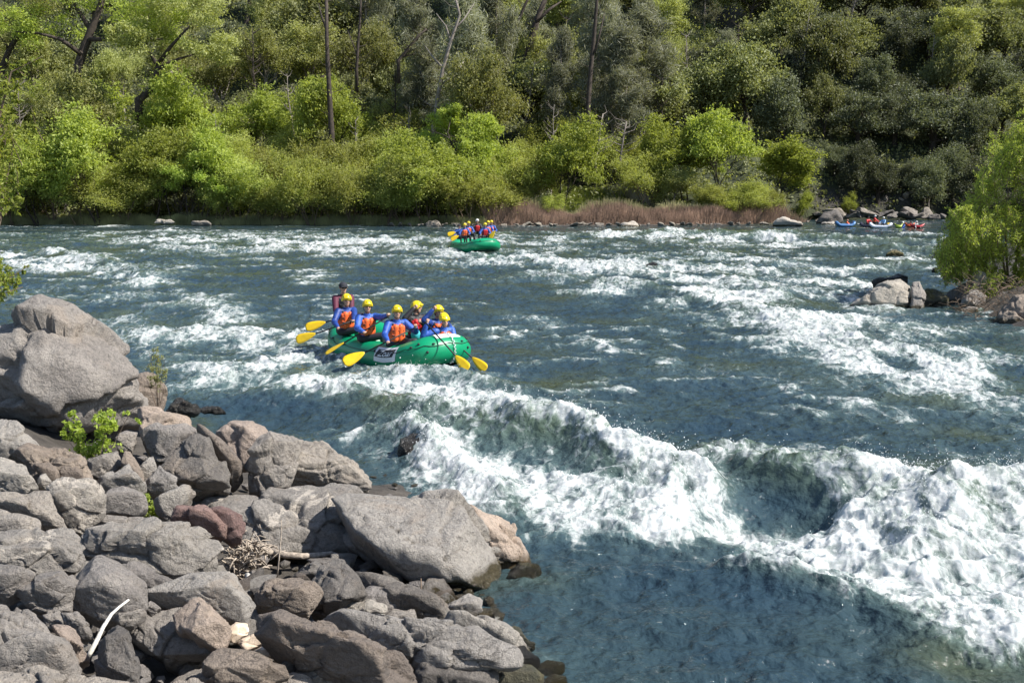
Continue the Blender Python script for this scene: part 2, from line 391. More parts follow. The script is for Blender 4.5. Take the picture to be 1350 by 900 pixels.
def river(X, Y):
    X = X.astype(np.float32); Y = Y.astype(np.float32)
    Ys = np.maximum(Y, 3.0)
    px, py = proj(X, Ys, 0.0)
    foam = np.zeros_like(X)
    # meandering of the blob shapes so that their edges are not smooth
    wx = fbm(X*.55, Y*.32, 2.0, 4)*28; wy = fbm(X*.55, Y*.32, 8.0, 4)*11
    k = np.clip(14.0/Ys, .25, 1.6)
    pxw = px+wx*k; pyw = py+wy*k*np.clip(20/Ys, .3, 1.2)
    for b in BL: foam = np.maximum(foam, 0)+blob(pxw, pyw, b)*(1-.35*np.clip(foam, 0, 1))
    up_ = sstep(19, 26, Ys); md = np.clip(.88-.12*up_+(.7+.75*up_)*fbm(X*(.45+.0*up_), Y*.24, 31, 4), .4-.3*up_, 1.3); md = md+(1-md)*sstep(.75, 1.25, foam)*(1-up_); foam = foam*md
    z = np.zeros_like(X)
    for b in HOLE: z = z+blob(pxw*.5+px*.5, pyw*.5+py*.5, b)
    mx = X+fbm(X*.8, Y*.8, 5, 3)*.28; my = Y+fbm(X*.8, Y*.8, 15, 3)*.28
    for pts, wu, wd in RIDGES:
        d, h = seg_dist(mx, my, pts)
        z = z+h*np.where(d < 0, np.exp(-(d/wu)**2), np.exp(-(d/wd)**2))
        foam = foam+np.clip(h*1.5, 0, .7)*np.exp(-((d-.12)/.28)**2)*(.75+.5*pn(X*1.3, Y*1.3, 3))
    rough = .72+.6*np.clip(foam, 0, 1)
    calm = sstep(-.5, 2.0, X-XW(Y))              # lee of the bank
    rough = rough*(.62+.38*calm)
    rough = rough*np.where(Ys > 95, .5, 1.0)
    q = fbm(X*.25, Y*.25, 11, 3)*.8
    def rid(sx, sy, zz): return .5-np.abs(pn(X*sx+q, Y*sy, zz))*1.2
    amp = .55+.55*sstep(20, 60, Ys)
    wv = pn(X*.30, Y*.42, 1)*.18+rid(.55, .7, 4)*.22+rid(1.1, 1.4, 6)*.13
    foam = foam+.9*np.clip(wv-.16, 0, 1)*sstep(.10, .5, foam+.12)
    cap = sstep(.12, .27, wv+.10*pn(X*.12, Y*.12, 55)+.05*pn(X*2.1, Y*1.2, 66))*sstep(13, 19, Ys)*(.5+.5*calm)
    foam = foam+cap*.85*(1-np.clip(foam, 0, 1))+.34*sstep(-.1, .6, fbm(X*.20, Y*.11, 77, 3))*sstep(16, 23, Ys)*(1-np.clip(foam, 0, 1))*calm
    z = z+wv*rough*amp
    z = z+(rid(2.1, 2.6, 9)*.075+pn(X*4.2, Y*5.6, 2)*.034)*rough*(1+.4*sstep(30,70,Ys))
    fh = np.clip(foam, 0, 1.15)
    near = 1-sstep(30, 60, Ys)
    z = z+near*(pn(X*8.3, Y*8.3, 5)*.012+pn(X*17, Y*17, 7)*.006)*(.5+rough)
    z = z+fh**2*near*((.5-np.abs(pn(X*3.3, Y*3.3, 21)))*.052+(.5-np.abs(pn(X*7.5, Y*7.5, 31)))*.026+(.5-np.abs(pn(X*16, Y*16, 41)))*.012+pn(X*34, Y*34, 43)*.003)
    foam = np.minimum(foam, 1.12)
    return z, foam
def build_river():
    # fan of rows, finer where the sheet is near
    rows = []
    y = 4.0
    py = 1120.0
    ys = []
    while True:
        d = PZ(675, py)[1]
        if d > 62: break
        ys.append(d); py -= .62 if d < 30 else .45
    step = .42
    while ys[-1] < 150: ys.append(ys[-1]+step); step *= 1.004
    Y = np.array(ys)
    a = np.concatenate([np.linspace(-1.15, -.52, 60)[:-1], np.linspace(-.52, .52, 1260), np.linspace(.52, 1.15, 60)[1:]])
    YY, AA = np.meshgrid(Y, a, indexing='ij'); XX = YY*AA
    Z, foam = river(XX, YY)
    ny, nx = YY.shape
    V = np.stack([XX, YY, Z], -1).reshape(-1, 3)
    i, j = np.meshgrid(np.arange(ny-1), np.arange(nx-1), indexing='ij')
    k = (i*nx+j)
    g = ground_h(XX, YY); dry = g > 1.2
    keep = ~(dry[:-1, :-1] & dry[1:, 1:] & dry[1:, :-1] & dry[:-1, 1:])
    k = k[keep]
    Fc = np.stack([k, k+1, k+nx+1, k+nx], 1)
    me = mesh_np('river', V, Fc)
    at = me.attributes.new('foam', 'FLOAT', 'POINT'); at.data.foreach_set('value', foam.astype(np.float32).ravel())
    print('river verts', len(V))
    m, nt, b = newmat('river_water'); L = nt.links
    geo = nt.nodes.new('ShaderNodeNewGeometry'); P = geo.outputs['Position']
    at = nt.nodes.new('ShaderNodeAttribute'); at.attribute_name = 'foam'
    mp = nt.nodes.new('ShaderNodeMapping'); mp.inputs['Scale'].default_value = (1, .62, 1.0); L.new(P, mp.inputs[0])
    w0 = noise(nt, mp.outputs[0], 1.1, 4, .5)
    wr = nt.nodes.new('ShaderNodeVectorMath'); wr.operation = 'MULTIPLY_ADD'; L.new(w0.outputs['Color'], wr.inputs[0]); wr.inputs[1].default_value = (.8,.8,.8); L.new(mp.outputs[0], wr.inputs[2])
    mp2 = nt.nodes.new('ShaderNodeMapping'); mp2.inputs['Scale'].default_value = (1.25, .6, 1.0); mp2.inputs['Rotation'].default_value = (0, 0, .35); L.new(wr.outputs[0], mp2.inputs[0])
    n1 = noise(nt, mp2.outputs[0], 1.9, 10, .66, 1.0)
    n2 = noise(nt, wr.outputs[0], 9.0, 8, .7, .8)
    vo = nt.nodes.new('ShaderNodeTexVoronoi'); vo.feature = 'DISTANCE_TO_EDGE'; vo.inputs['Scale'].default_value = 5.0
    L.new(wr.outputs[0], vo.inputs['Vector'])
    lace = math_(nt, 'SUBTRACT', .14, vo.outputs['Distance'])
    n3f = noise(nt, wr.outputs[0], 34, 6, .75, .5)
    nn = math_(nt, 'ADD', math_(nt, 'MULTIPLY', n1.outputs[0], .56), math_(nt, 'ADD', math_(nt, 'MULTIPLY', n2.outputs[0], .28), math_(nt, 'MULTIPLY', n3f.outputs[0], .16)))
    nn = math_(nt, 'ADD', nn, math_(nt, 'MULTIPLY', lace, .18))
    # foam where noise > 1 - density
    nn = math_(nt, 'ADD', math_(nt, 'MULTIPLY', math_(nt, 'SUBTRACT', nn, .5), 1.9), .5)
    thr = math_(nt, 'SUBTRACT', .86, math_(nt, 'MULTIPLY', at.outputs['Fac'], .44))
    dlt = math_(nt, 'SUBTRACT', nn, thr)
    mk = nt.nodes.new('ShaderNodeMapRange'); mk.interpolation_type = 'SMOOTHSTEP'; mk.inputs[1].default_value = -.10; mk.inputs[2].default_value = .26; L.new(dlt, mk.inputs[0])
    aer = nt.nodes.new('ShaderNodeMapRange'); aer.inputs[1].default_value = -.45; aer.inputs[2].default_value = .12; L.new(dlt, aer.inputs[0])
    # tiny white flecks everywhere, sparkle painted onto the water
    fl = noise(nt, P, 13, 4, .75); fl2 = noise(nt, P, .8, 4, .6)
    flm = math_(nt, 'MULTIPLY', ramp(nt, [(.68, (0,0,0)), (.74, (1,1,1))], fl.outputs[0]).outputs[0], ramp(nt, [(.42, (0,0,0)), (.62, (1,1,1))], fl2.outputs[0]).outputs[0])
    wc = ramp(nt, [(.35, (.022,.044,.062)), (.55, (.030,.053,.062)), (.72, (.050,.062,.034))], noise(nt, P, .35, 2, .5).outputs[0]).outputs[0]
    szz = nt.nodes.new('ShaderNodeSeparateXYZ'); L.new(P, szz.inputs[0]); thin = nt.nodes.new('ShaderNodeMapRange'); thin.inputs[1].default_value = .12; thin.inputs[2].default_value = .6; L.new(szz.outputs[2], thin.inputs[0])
    wc = mix(nt, wc, (.075, .095, .035), math_(nt, 'MULTIPLY', thin.outputs[0], .7))  # light shining through the crests, painted as greener colour by height
    wcol = mix(nt, wc, (.16, .23, .21), math_(nt, 'MULTIPLY', math_(nt, 'MULTIPLY', math_(nt, 'POWER', aer.outputs[0], 1.6), math_(nt, 'MULTIPLY', at.outputs['Fac'], 1.5, True)), .65))
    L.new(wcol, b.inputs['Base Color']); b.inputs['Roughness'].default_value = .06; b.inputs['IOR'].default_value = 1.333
    rp1 = noise(nt, P, 5.5, 5, .55, .12); rp2 = noise(nt, P, 24, 4, .6)
    bp = nt.nodes.new('ShaderNodeBump'); bp.inputs['Strength'].default_value = .8; bp.inputs['Distance'].default_value = .09
    rp0 = noise(nt, P, 2.4, 3, .5, .1)
    L.new(math_(nt, 'ADD', math_(nt, 'ADD', rp1.outputs[0], math_(nt, 'MULTIPLY', rp0.outputs[0], 1.6)), math_(nt, 'MULTIPLY', rp2.outputs[0], .09)), bp.inputs['Height']); L.new(bp.outputs[0], b.inputs['Normal'])
    fb = nt.nodes.new('ShaderNodeBsdfPrincipled')
    fc = ramp(nt, [(.30, (.44,.48,.47)), (.5, (.64,.66,.65)), (.66, (.76,.77,.76))], n2.outputs[0]).outputs[0]
    L.new(fc, fb.inputs['Base Color']); fb.inputs['Roughness'].default_value = .6; fb.inputs['Specular IOR Level'].default_value = .25; fb.inputs['Subsurface Weight'].default_value = .85; fb.inputs['Subsurface Radius'].default_value = (.9, 1.0, 1.0); fb.inputs['Subsurface Scale'].default_value = .07
    fbp = nt.nodes.new('ShaderNodeBump'); fbp.inputs['Strength'].default_value = .65; fbp.inputs['Distance'].default_value = .03
    n4 = noise(nt, P, 30, 6, .75)
    L.new(math_(nt, 'ADD', n2.outputs[0], math_(nt, 'MULTIPLY', n4.outputs[0], .5)), fbp.inputs['Height']); L.new(fbp.outputs[0], fb.inputs['Normal'])
    ftr = nt.nodes.new('ShaderNodeBsdfTranslucent'); L.new(fc, ftr.inputs[0]); fms = nt.nodes.new('ShaderNodeMixShader'); fms.inputs[0].default_value = .15
    L.new(fb.outputs[0], fms.inputs[1]); L.new(ftr.outputs[0], fms.inputs[2])
    ms = nt.nodes.new('ShaderNodeMixShader')
    fac = math_(nt, 'MAXIMUM', mk.outputs[0], math_(nt, 'MULTIPLY', flm, .55))
    L.new(fac, ms.inputs[0]); L.new(b.outputs[0], ms.inputs[1]); L.new(fms.outputs[0], ms.inputs[2])
    L.new(ms.outputs[0], nt.nodes['Material Output'].inputs[0])
    tag(link('river', me, m), kind='structure')
    # spray thrown up from the breaking crests
    rs = np.random.RandomState(3)
    n = 420000
    # candidates weighted to the near rapids
    YYc = 9+rs.rand(n)**1.5*26; XXc = YYc*(rs.rand(n)*1.0-.5)
    zc, fc_ = river(XXc, YYc)
    dz, _ = river(XXc+.05, YYc-.25)
    pr = np.clip((fc_-.75)*1.4, 0, 1)*(np.clip(zc*2.0, 0.0, 1.0))**1.3
    ok = rs.rand(n) < pr*.8
    X = XXc[ok]; Yc = YYc[ok]; zz = zc[ok]; cnt = len(X)
    hgt = np.where(rs.rand(cnt) < .8, rs.exponential(.03, cnt), rs.exponential(.10, cnt))*np.clip(zz*2.2, .2, 1.3)
    X = X+rs.normal(0, .05, cnt); Yc = Yc+rs.normal(0, .05, cnt)
    size = (.0018+.0040*rs.rand(cnt)**3)*np.clip(Yc/15, .8, 1.6)
    base = np.array([(1,1,1),(-1,-1,1),(-1,1,-1),(1,-1,-1)], float)
    rot = rs.normal(size=(cnt, 3))*.6
    V = np.stack([X, Yc, zz+hgt+.005], -1)[:, None, :]+base[None]*size[:, None, None]*(1+rs.rand(cnt, 4, 1)*.6)+rot[:, None, :]*size[:, None, None]*.4
    V = V.reshape(-1, 3)
    o4 = np.arange(cnt)[:, None]*4
    Fc = np.concatenate([o4+np.array(q) for q in ([0,1,2],[0,3,1],[0,2,3],[1,3,2])], 0)
    sm = plain('spray_water', (.85,.87,.88), .4, var=.05)
    me = mesh_np('spray', V, Fc, smooth=True)
    tag(link('spray', me, sm), 'white spray flying off the breaking wave crests', 'spray', kind='stuff')
    print('spray', cnt)
build_river()
def water_z(x, y):
    return float(river(np.array([x]), np.array([y]))[0][0])
# ------------------------------------------------------------------ rocks
_ico = {}
def ico(n):
    if n not in _ico:
        bm = bmesh.new(); bmesh.ops.create_icosphere(bm, subdivisions=n, radius=1.0)
        bm.verts.ensure_lookup_table()
        _ico[n] = (np.array([v.co[:] for v in bm.verts]), np.array([[v.index for v in f.verts] for f in bm.faces])); bm.free()
    return _ico[n]
def lump(P, seed, lod=5, sharp=26.0, rough=.035, mat='rock', name='rock', view=None):
    """P: (n,3) points; their convex hull becomes a faceted, weathered stone"""
    P = np.asarray(P, float); c = P.mean(0); Q = P-c
    bm = bmesh.new()
    for p in Q: bm.verts.new(p)
    bmesh.ops.convex_hull(bm, input=bm.verts[:])
    bm.faces.ensure_lookup_table()
    nn = []; dd = []
    for f in bm.faces:
        f.normal_update(); n_ = np.array(f.normal); d = float(n_ @ np.array(f.verts[0].co))
        if np.linalg.norm(n_) < .5: continue
        if d < 0: n_, d = -n_, -d
        nn.append(n_); dd.append(max(d, 1e-3))
    bm.free()
    nn = np.array(nn); dd = np.array(dd)
    keep = []
    for i in range(len(nn)):          # merge nearly parallel faces
        if all(nn[i] @ nn[j] < .99 for j in keep): keep.append(i)
    nn = nn[keep]; dd = dd[keep]; sharp = sharp*10
    size = np.ptp(Q, 0).max()
    rs = np.random.RandomState(seed)
    # chips: a few planes that shave corners
    for _ in range(3):
        a = rs.normal(size=3); a /= np.linalg.norm(a)
        s = (Q @ a).max(); nn = np.vstack([nn, a]); dd = np.append(dd, max(s*rs.uniform(.88, .97), 1e-3))
    if view is not None:
        for _ in range(5):
            a = rs.normal(size=3); a /= np.linalg.norm(a); a = a*.75+np.array(view)*.8; a /= np.linalg.norm(a)
            s = (Q @ a).max(); nn = np.vstack([nn, a]); dd = np.append(dd, max(s*rs.uniform(.74, .93), 1e-3))
    D, Fc = ico(lod)
    # stretch directions to the box so that long stones keep an even mesh
    ext = np.ptp(Q, 0)/2+1e-3
    Dd = D*ext; Dd = Dd/np.linalg.norm(Dd, axis=1)[:, None]
    cosn = np.maximum(Dd @ nn.T, 0)/dd[None]
    mx_ = cosn.max(1); r = 1/(mx_*(((cosn/mx_[:, None])**sharp).sum(1))**(1/sharp))
    r = r*1.06; V = Dd*r[:, None]
    W = V+c
    o = seed*3.17
    a = fbm(W[:,0]*1.6/size+o, W[:,1]*1.6/size, W[:,2]*1.6/size, 3)
    f1 = fbm(W[:,0]*3.2+o, W[:,1]*3.2, W[:,2]*3.2, 5, .55)
    cr = np.abs(fbm(W[:,0]*2.0/size**.5+o, W[:,1]*2.0/size**.5+3, W[:,2]*2.6/size**.5, 3))
    cr = -np.exp(-(cr/.022)**2)
    tq = fbm(W[:,0]*1.1/size**.6+o, W[:,1]*1.1/size**.6+7, W[:,2]*1.5/size**.6, 3)*3.2; tf = tq-np.floor(tq)
    terr = (np.floor(tq)+sstep(.38, .62, tf))/3.2
    led = np.abs(((W[:,2]*.8+W[:,0]*.35+a*.25)/(size*.16)+o) % 1.0-.5)
    disp = size*terr*rough*.95+size*(rough*.25*a)+f1*rough*.55*min(size, 1.2)+cr*.020*min(size, 1.2)+np.where(led < .05, -.006, 0)*min(size, 1.5)
    if sharp > 145:       # fracture into blocks: stepped cells with their own tilt and dark joints
        K = 9 if lod < 6 else 20
        sd_ = c+rs.uniform(-.5, .5, (K, 3))*np.ptp(Q, 0)*np.array([1, 1, 1])
        jt = np.stack([fbm(W[:,0]*2.5+o, W[:,1]*2.5, W[:,2]*2.5, 3), fbm(W[:,0]*2.5+o, W[:,1]*2.5, W[:,2]*2.5+9, 3), fbm(W[:,0]*2.5+o+5, W[:,1]*2.5, W[:,2]*2.5, 3)], 1)*.05*size
        Wj = (W+jt)*np.array([1, 1, 1.35]); sj = sd_*np.array([1, 1, 1.35])
        dK = np.stack([np.linalg.norm(Wj-sj[k_], axis=1) for k_ in range(K)], 1)
        o2 = np.argsort(dK, 1)[:, :2]; i1 = o2[:, 0]; ar_ = np.arange(len(W))
        gap = dK[ar_, o2[:, 1]]-dK[ar_, i1]
        offc = rs.uniform(-1, .6, K)*.030*size; tl = rs.normal(size=(K, 3))*.13
        blk = offc[i1]+((W-sd_[i1])*tl[i1]).sum(1)
        blk = np.clip(blk, -.085*size, .035*size)
        disp = disp+blk-np.exp(-(gap/(.014*size+.004))**2)*.022*size
    V = V*(1+disp/np.maximum(r, 1e-3))[:, None]
    me = mesh_np(name, V, Fc, smooth=True)
    o_ = link(name, me, M[mat], loc=c)
    return o_
def ground_pt(px, py):
    r = ray(px, py); k = 3.0
    while k < 60:
        x, y, z = r.x*k, r.y*k, CAMZ+r.z*k
        if z < max(float(ground_h(x, y)), 0.0): return Vector((x, y, z))
        k += .05
    return Vector((r.x*k, r.y*k, CAMZ+r.z*k))
CR = dict(A=(0,540,5.625),B=(0,660,5.625),C=(0,740,5.625),D=(200,540,5.625),E=(200,660,5.625),F=(200,740,5.625),G=(400,740,5.625),H=(560,740,5.625),
          I=(380,600,3.75),K=(0,380,3.463),L=(1100,320,5.388),M=(820,160,5.19),P=(0,0,1.0))
_seed = [100]
def far_depth(px, py, Y0):
    r = ray(px, py); k = 100.0
    while k < 260:
        x, y, z = r.x*k, r.y*k, CAMZ+r.z*k
        if z < float(ground_h(x, y)): return y
        k += .5
    return Y0
def stone(label, crop, pts, mat='rock', Y=None, tilt=38, t=.42, front=(), lod=5, sharp=26, rough=.035, name='rock', group=None, dy=0.0):
    ox, oy, sc = CR[crop]
    def cv(p): return (ox+p[0]/sc, oy+p[1]/sc, p[2] if len(p) > 2 else 0.0)
    pts = [cv(p) for p in pts]; front = [cv(p) for p in front]
    nk = 13 if front else (7 if lod > 5 else 6)
    while len(pts) > nk:      # keep the most telling corners: broken stone is angular
        ar = []
        for i in range(len(pts)):
            a, b, c = pts[i-1], pts[i], pts[(i+1) % len(pts)]
            ar.append(abs((b[0]-a[0])*(c[1]-a[1])-(b[1]-a[1])*(c[0]-a[0])))
        pts.pop(ar.index(min(ar)))
    _seed[0] += 1; rs = np.random.RandomState(_seed[0])
    xs = [p[0] for p in pts]; ys = [p[1] for p in pts]
    cx, cy = (min(xs)+max(xs))/2, (min(ys)+max(ys))/2
    if Y is None:
        g = ground_pt(cx, min(max(ys), 960)); Y = g.y
        wpx = (min(max(xs)-min(xs), max(ys)-min(ys)))/F*Y
        Y += wpx*.30+dy
    ctr = PD(cx, cy, Y)
    n = Vector((-ctr.x*.3, -ctr.y, 0)).normalized()*math.cos(rad(tilt))+Vector((0, 0, 1))*math.sin(rad(tilt))
    cpos = Vector((0, 0, CAMZ))
    def onplane(px, py):
        r = ray(px, py); k = (ctr-cpos).dot(n)/r.dot(n)
        return cpos+r*k
    P = []
    base = [onplane(p[0], p[1]) for p in pts]
    c2 = sum(base, Vector())/len(base)
    w_ = max((a-b).length for a in base for b in base)
    # thickness follows the smaller screen extent
    sh = min(max(xs)-min(xs), max(ys)-min(ys))/F*Y
    T = sh*t*1.6
    for p, q in zip(pts, base):
        rd = (cpos-q).normalized()
        P.append(q+rd*p[2])
    if front:
        for p in front:
            q = onplane(p[0], p[1]); P.append(q+(cpos-q).normalized()*p[2])
    else:
        # a ridge across the stone: a lit upper face and a steeper lower face
        x0, x1, y0, y1 = min(xs), max(xs), min(ys), max(ys)
        ya, yb = rs.uniform(.28, .62), rs.uniform(.28, .62)
        for tx in ((.14, .5, .86) if rs.rand() < .5 else (.2, .75)):
            qx = x0+(x1-x0)*(tx+rs.uniform(-.07, .07))
            # stay inside the outline at this x
            cr_ = []
            for (ax, ay, _), (bx, by, _) in zip(pts, pts[1:]+pts[:1]):
                if (ax-qx)*(bx-qx) <= 0 and ax != bx: cr_.append(ay+(by-ay)*(qx-ax)/(bx-ax))
            lo, hi = (min(cr_), max(cr_)) if len(cr_) > 1 else (y0, y1)
            f = ya+(yb-ya)*tx
            q = onplane(qx, lo+(hi-lo)*f)
            P.append(q+n*T*rs.uniform(.45, .8))
    for q in base:
        k = rs.uniform(.6, .85)
        P.append(c2+(q-c2)*k-n*T*rs.uniform(.5, 1.0)+Vector((0, 0, -T*.3)))
    vw = (cpos-ctr).normalized(); vw = (vw+Vector((0, 0, .5))).normalized()
    o = lump([tuple(p) for p in P], _seed[0], lod, sharp, rough, mat, name, vw[:])
    tag(o, label, 'boulder' if lod > 5 else 'rock', group or 'rocks of the near bank')
    return o
R = stone
R('huge pale grey boulder with a black undercut shadow, tallest on the left bank', 'K',
  [(-160,150,.1),(-60,70),(40,65),(110,55),(200,110),(330,130),(410,140),(450,175),(500,240),(590,340),(650,430),(655,520),(630,612,-.1),(400,612,-.3),(250,690,-1.3),(0,700,-1.5),(-160,690,-1.2)],
  'rock', Y=14.6, tilt=6, front=[(-100,290,.5),(0,280,.75),(75,330,.8),(110,465,.85),(230,500,.75),(310,590,.55),(380,606,.35),(60,130,.25),(330,200,.45),(500,300,.42),(520,450,.45),(640,500,.15)], lod=6, rough=.04)
R('brown stone at the water edge behind the thin leafy shoot', 'K', [(600,410),(660,385),(740,400),(758,470),(735,545),(640,550)], 'brown', Y=17.3)
R('flat cream ledge of stone beside the right foot of the huge boulder', 'K', [(630,550),(720,538),(860,590),(900,640),(780,680),(640,650)], 'peach', tilt=66, t=.3)
R('grey stone with a dark hollow in front of the cream ledge', 'K', [(635,655),(660,625),(730,610),(850,620),(905,652),(840,730),(770,795),(690,790),(640,720)], 'rock', sharp=18)
R('dark pyramid shaped boulder with sunlit right edge', 'K', [(745,810),(800,720),(903,650),(960,740),(1050,850),(1045,900),(830,905),(760,870)], 'dark', front=[(903,655,.0),(960,790,.32),(1000,860,.30),(880,880,.28),(800,830,.12)], lod=6)
R('pinkish lobed stone leaning on the dark pyramid boulder', 'K', [(900,650),(945,655),(1010,690),(1060,740),(1112,800),(1095,850),(1050,868),(980,800),(930,720)], 'brown', t=.5, sharp=14)
R('light pink boulder behind the lobed stone at the river edge', 'K', [(980,662),(1060,610),(1130,603),(1212,622),(1235,690),(1150,750),(1110,800),(1040,760)], 'peach')
R('broad speckled grey boulder left of the ridge by the rapid', 'D', [(680,410),(790,260),(860,165),(1000,170),(1110,240),(1110,330),(1010,430),(990,580),(700,580)], 'rock', lod=6)
R('craggy grey boulder ridge nearest the foaming drop', 'P', [(365,622),(397,598),(401,588),(419,580),(440,578),(455,590),(470,605),(485,628),(489,642),(370,645)], 'rock', lod=6, rough=.06)
R('long veined slab running below the craggy boulders', 'P', [(240,655),(262,641),(330,636),(400,636),(470,640),(480,650),(482,720),(470,745),(440,752),(400,772),(350,770),(325,745),(310,700)], 'vein', tilt=36, t=.28, lod=6,
  front=[(300,665,.22),(450,660,.26),(460,725,.3),(340,735,.3),(400,690,.34)], Y=11.7)
R('largest smooth rounded boulder with a deep shaded undercut, at the water', 'I',
  [(200,185,-.2),(430,165,-.15),(700,137),(830,150),(880,215),(905,270),(940,340),(1000,440),(1050,530),(1070,600),(1062,700,.0),(1000,722,.0),(900,740,-.3),(730,765,-.9),(620,740,-1.1),(520,660,-1.1),(400,600,-.9),(350,520,-.6),(325,400,-.15),(285,270,-.1)],
  'pale', Y=11.35, tilt=4, front=[(350,390,.42),(430,440,.66),(560,520,.80),(720,590,.84),(900,480,.74),(930,570,.70),(850,220,.30),(620,230,.28),(960,640,.55),(1055,680,.25)], lod=6, sharp=22, rough=.03)
R('peach coloured block with flat sunlit side at the right tip of the bank', 'I', [(895,275),(1000,292),(1100,318),(1150,370),(1185,470),(1200,560),(1170,640),(1080,650),(1030,560),(950,400)], 'peach', Y=11.55, lod=6, t=.5, rough=.025)
R('dark green wet stone awash at the foot of the peach block', 'I', [(1060,600),(1170,510),(1240,560),(1252,640),(1150,700),(1060,690)], 'moss', Y=11.2, rough=.07)
R('wet pebbly stone under the nose of the rounded boulder', 'I', [(950,770),(1000,700),(1080,690),(1140,720),(1130,760),(1040,790)], 'moss', Y=10.75, rough=.08)
R('cream angular stone tucked under the rounded boulder', 'I', [(740,775),(840,725),(895,680),(972,705),(945,785),(800,795)], 'pale', t=.5)
R('broad flat sunlit slab at the bottom of the bank', 'P', [(405,806),(440,806),(500,810),(560,818),(620,828),(650,840),(668,855),(671,874),(645,884),(600,882),(540,866),(500,850),(450,832)], 'pale', tilt=66, t=.45, lod=6, rough=.025, sharp=16)
R('long log shaped rock lying diagonally near the photo bottom', 'P', [(322,812),(345,796),(365,796),(400,812),(450,830),(500,850),(543,868),(548,890),(540,912),(490,908),(440,885),(400,856),(350,846),(325,832)], 'brown', t=.5, lod=6, rough=.045, dy=-.2)
R('dark shaded block in the hollow under the largest smooth boulder', 'P', [(470,748),(530,762),(592,790),(604,816),(540,814),(478,802)], 'dark')  # dark stone colour stands in for the shade of the undercut
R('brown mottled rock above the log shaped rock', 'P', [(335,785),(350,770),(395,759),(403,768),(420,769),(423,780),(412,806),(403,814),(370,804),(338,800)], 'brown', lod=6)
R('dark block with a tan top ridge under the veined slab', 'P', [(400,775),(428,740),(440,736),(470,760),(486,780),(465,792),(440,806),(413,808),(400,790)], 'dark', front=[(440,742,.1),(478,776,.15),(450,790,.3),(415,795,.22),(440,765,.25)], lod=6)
R('rounded pale stone in the shade of the large undercut', 'P', [(462,795),(490,772),(510,766),(522,776),(523,803),(500,810),(468,806)], 'rock')
R('low sunlit wedge beneath the dark tan-ridged block', 'P', [(436,808),(470,791),(512,795),(507,816),(460,818)], 'pale')
R('grey stone behind the flat slab near the dead stalks', 'P', [(515,802),(545,804),(552,824),(500,826)], 'rock')
R('stone ledge with olive weed tip reaching into the river', 'P', [(570,828),(585,812),(598,805),(640,814),(680,830),(706,846),(700,860),(660,856),(600,836)], 'pale', t=.4, tilt=55)
R('orange brown weeded stone awash beside the ledge tip', 'P', [(650,828),(680,826),(705,842),(704,856),(680,858),(655,846)], 'moss', t=.5)
R('wet black stone wedged right of the flat slab', 'P', [(660,858),(690,852),(715,868),(710,884),(680,886),(664,880)], 'wet')
R('green weeded cobble at the bottom water edge', 'P', [(648,892),(672,874),(700,876),(716,890),(716,915),(650,915)], 'moss', sharp=12)
R('small olive cobble in the splash left of the sunken red rock', 'P', [(706,880),(722,868),(742,870),(746,886),(726,893),(710,890)], 'moss', sharp=12)
R('speckled cobble at the very bottom by the weeded stones', 'P', [(708,900),(725,888),(745,892),(750,915),(712,915)], 'moss', sharp=12)
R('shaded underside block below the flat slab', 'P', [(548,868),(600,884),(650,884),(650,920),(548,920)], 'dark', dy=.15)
R('dull red sunken rock just breaking the surface at the bottom', 'P', [(740,885),(770,872),(820,876),(840,886),(800,896),(750,896)], 'red', Y=9.35, tilt=70, t=.3)
R('flat reddish stone on top of the grey vein-crossed slab', 'P', [(217,684),(232,665),(270,661),(297,678),(304,694),(300,706),(280,702),(255,692),(222,690)], 'red')
R('red brown block with a shaded notch next to the flat reddish stone', 'P', [(272,668),(300,670),(320,680),(323,690),(318,706),(303,712),(288,695)], 'red')
R('grey slab crossed by a bold white vein, middle of the bank', 'P', [(100,702),(140,692),(190,689),(230,681),(262,685),(285,702),(303,742),(300,752),(275,756),(240,760),(200,748),(160,735),(110,725)], 'vein', tilt=52, t=.28, lod=6)
R('thin tan wedge below the white-veined slab', 'P', [(158,742),(185,742),(235,765),(240,775),(195,776),(170,765)], 'rock', t=.35)
R('smooth silver-grey boulder with dark left end, mid bank', 'P', [(192,780),(215,766),(250,757),(305,755),(325,774),(337,792),(322,822),(295,812),(262,800),(235,800),(200,796)], 'pale', lod=6, sharp=14, rough=.025)
R('tan triangular wedge standing behind the overhanging rock', 'P', [(228,805),(258,783),(270,794),(306,823),(290,852),(262,850),(235,830)], 'peach', front=[(262,795,.1),(290,830,.12),(250,830,.2)])
R('overhanging speckled grey block casting a black shadow', 'P', [(163,825),(180,812),(200,804),(240,800),(265,806),(282,832),(289,858),(284,865,-.0),(240,872,-.1),(205,866,-.2),(180,846)], 'rock', Y=8.1, lod=6, front=[(200,822,.15),(262,832,.2),(280,858,.2),(210,862,.15),(180,840,.1)])
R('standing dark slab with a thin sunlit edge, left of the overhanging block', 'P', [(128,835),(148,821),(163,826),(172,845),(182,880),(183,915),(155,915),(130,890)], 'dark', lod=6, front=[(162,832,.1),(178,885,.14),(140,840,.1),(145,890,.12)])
R('brown wedge with crumbly cream base at the bottom edge', 'P', [(266,872),(285,856),(300,850),(345,868),(370,878),(372,892),(330,912),(280,908),(268,890)], 'brown', lod=6)
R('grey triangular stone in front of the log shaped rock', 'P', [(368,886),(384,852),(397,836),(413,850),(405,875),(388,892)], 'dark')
R('tan pointed slab under the log shaped rock', 'P', [(385,890),(398,868),(405,860),(422,846),(450,866),(482,888),(488,915),(400,915)], 'pale', t=.35, lod=6)
R('grey stone cut by the bottom frame under the brown wedge', 'P', [(345,915),(370,888),(400,890),(425,915)], 'rock')
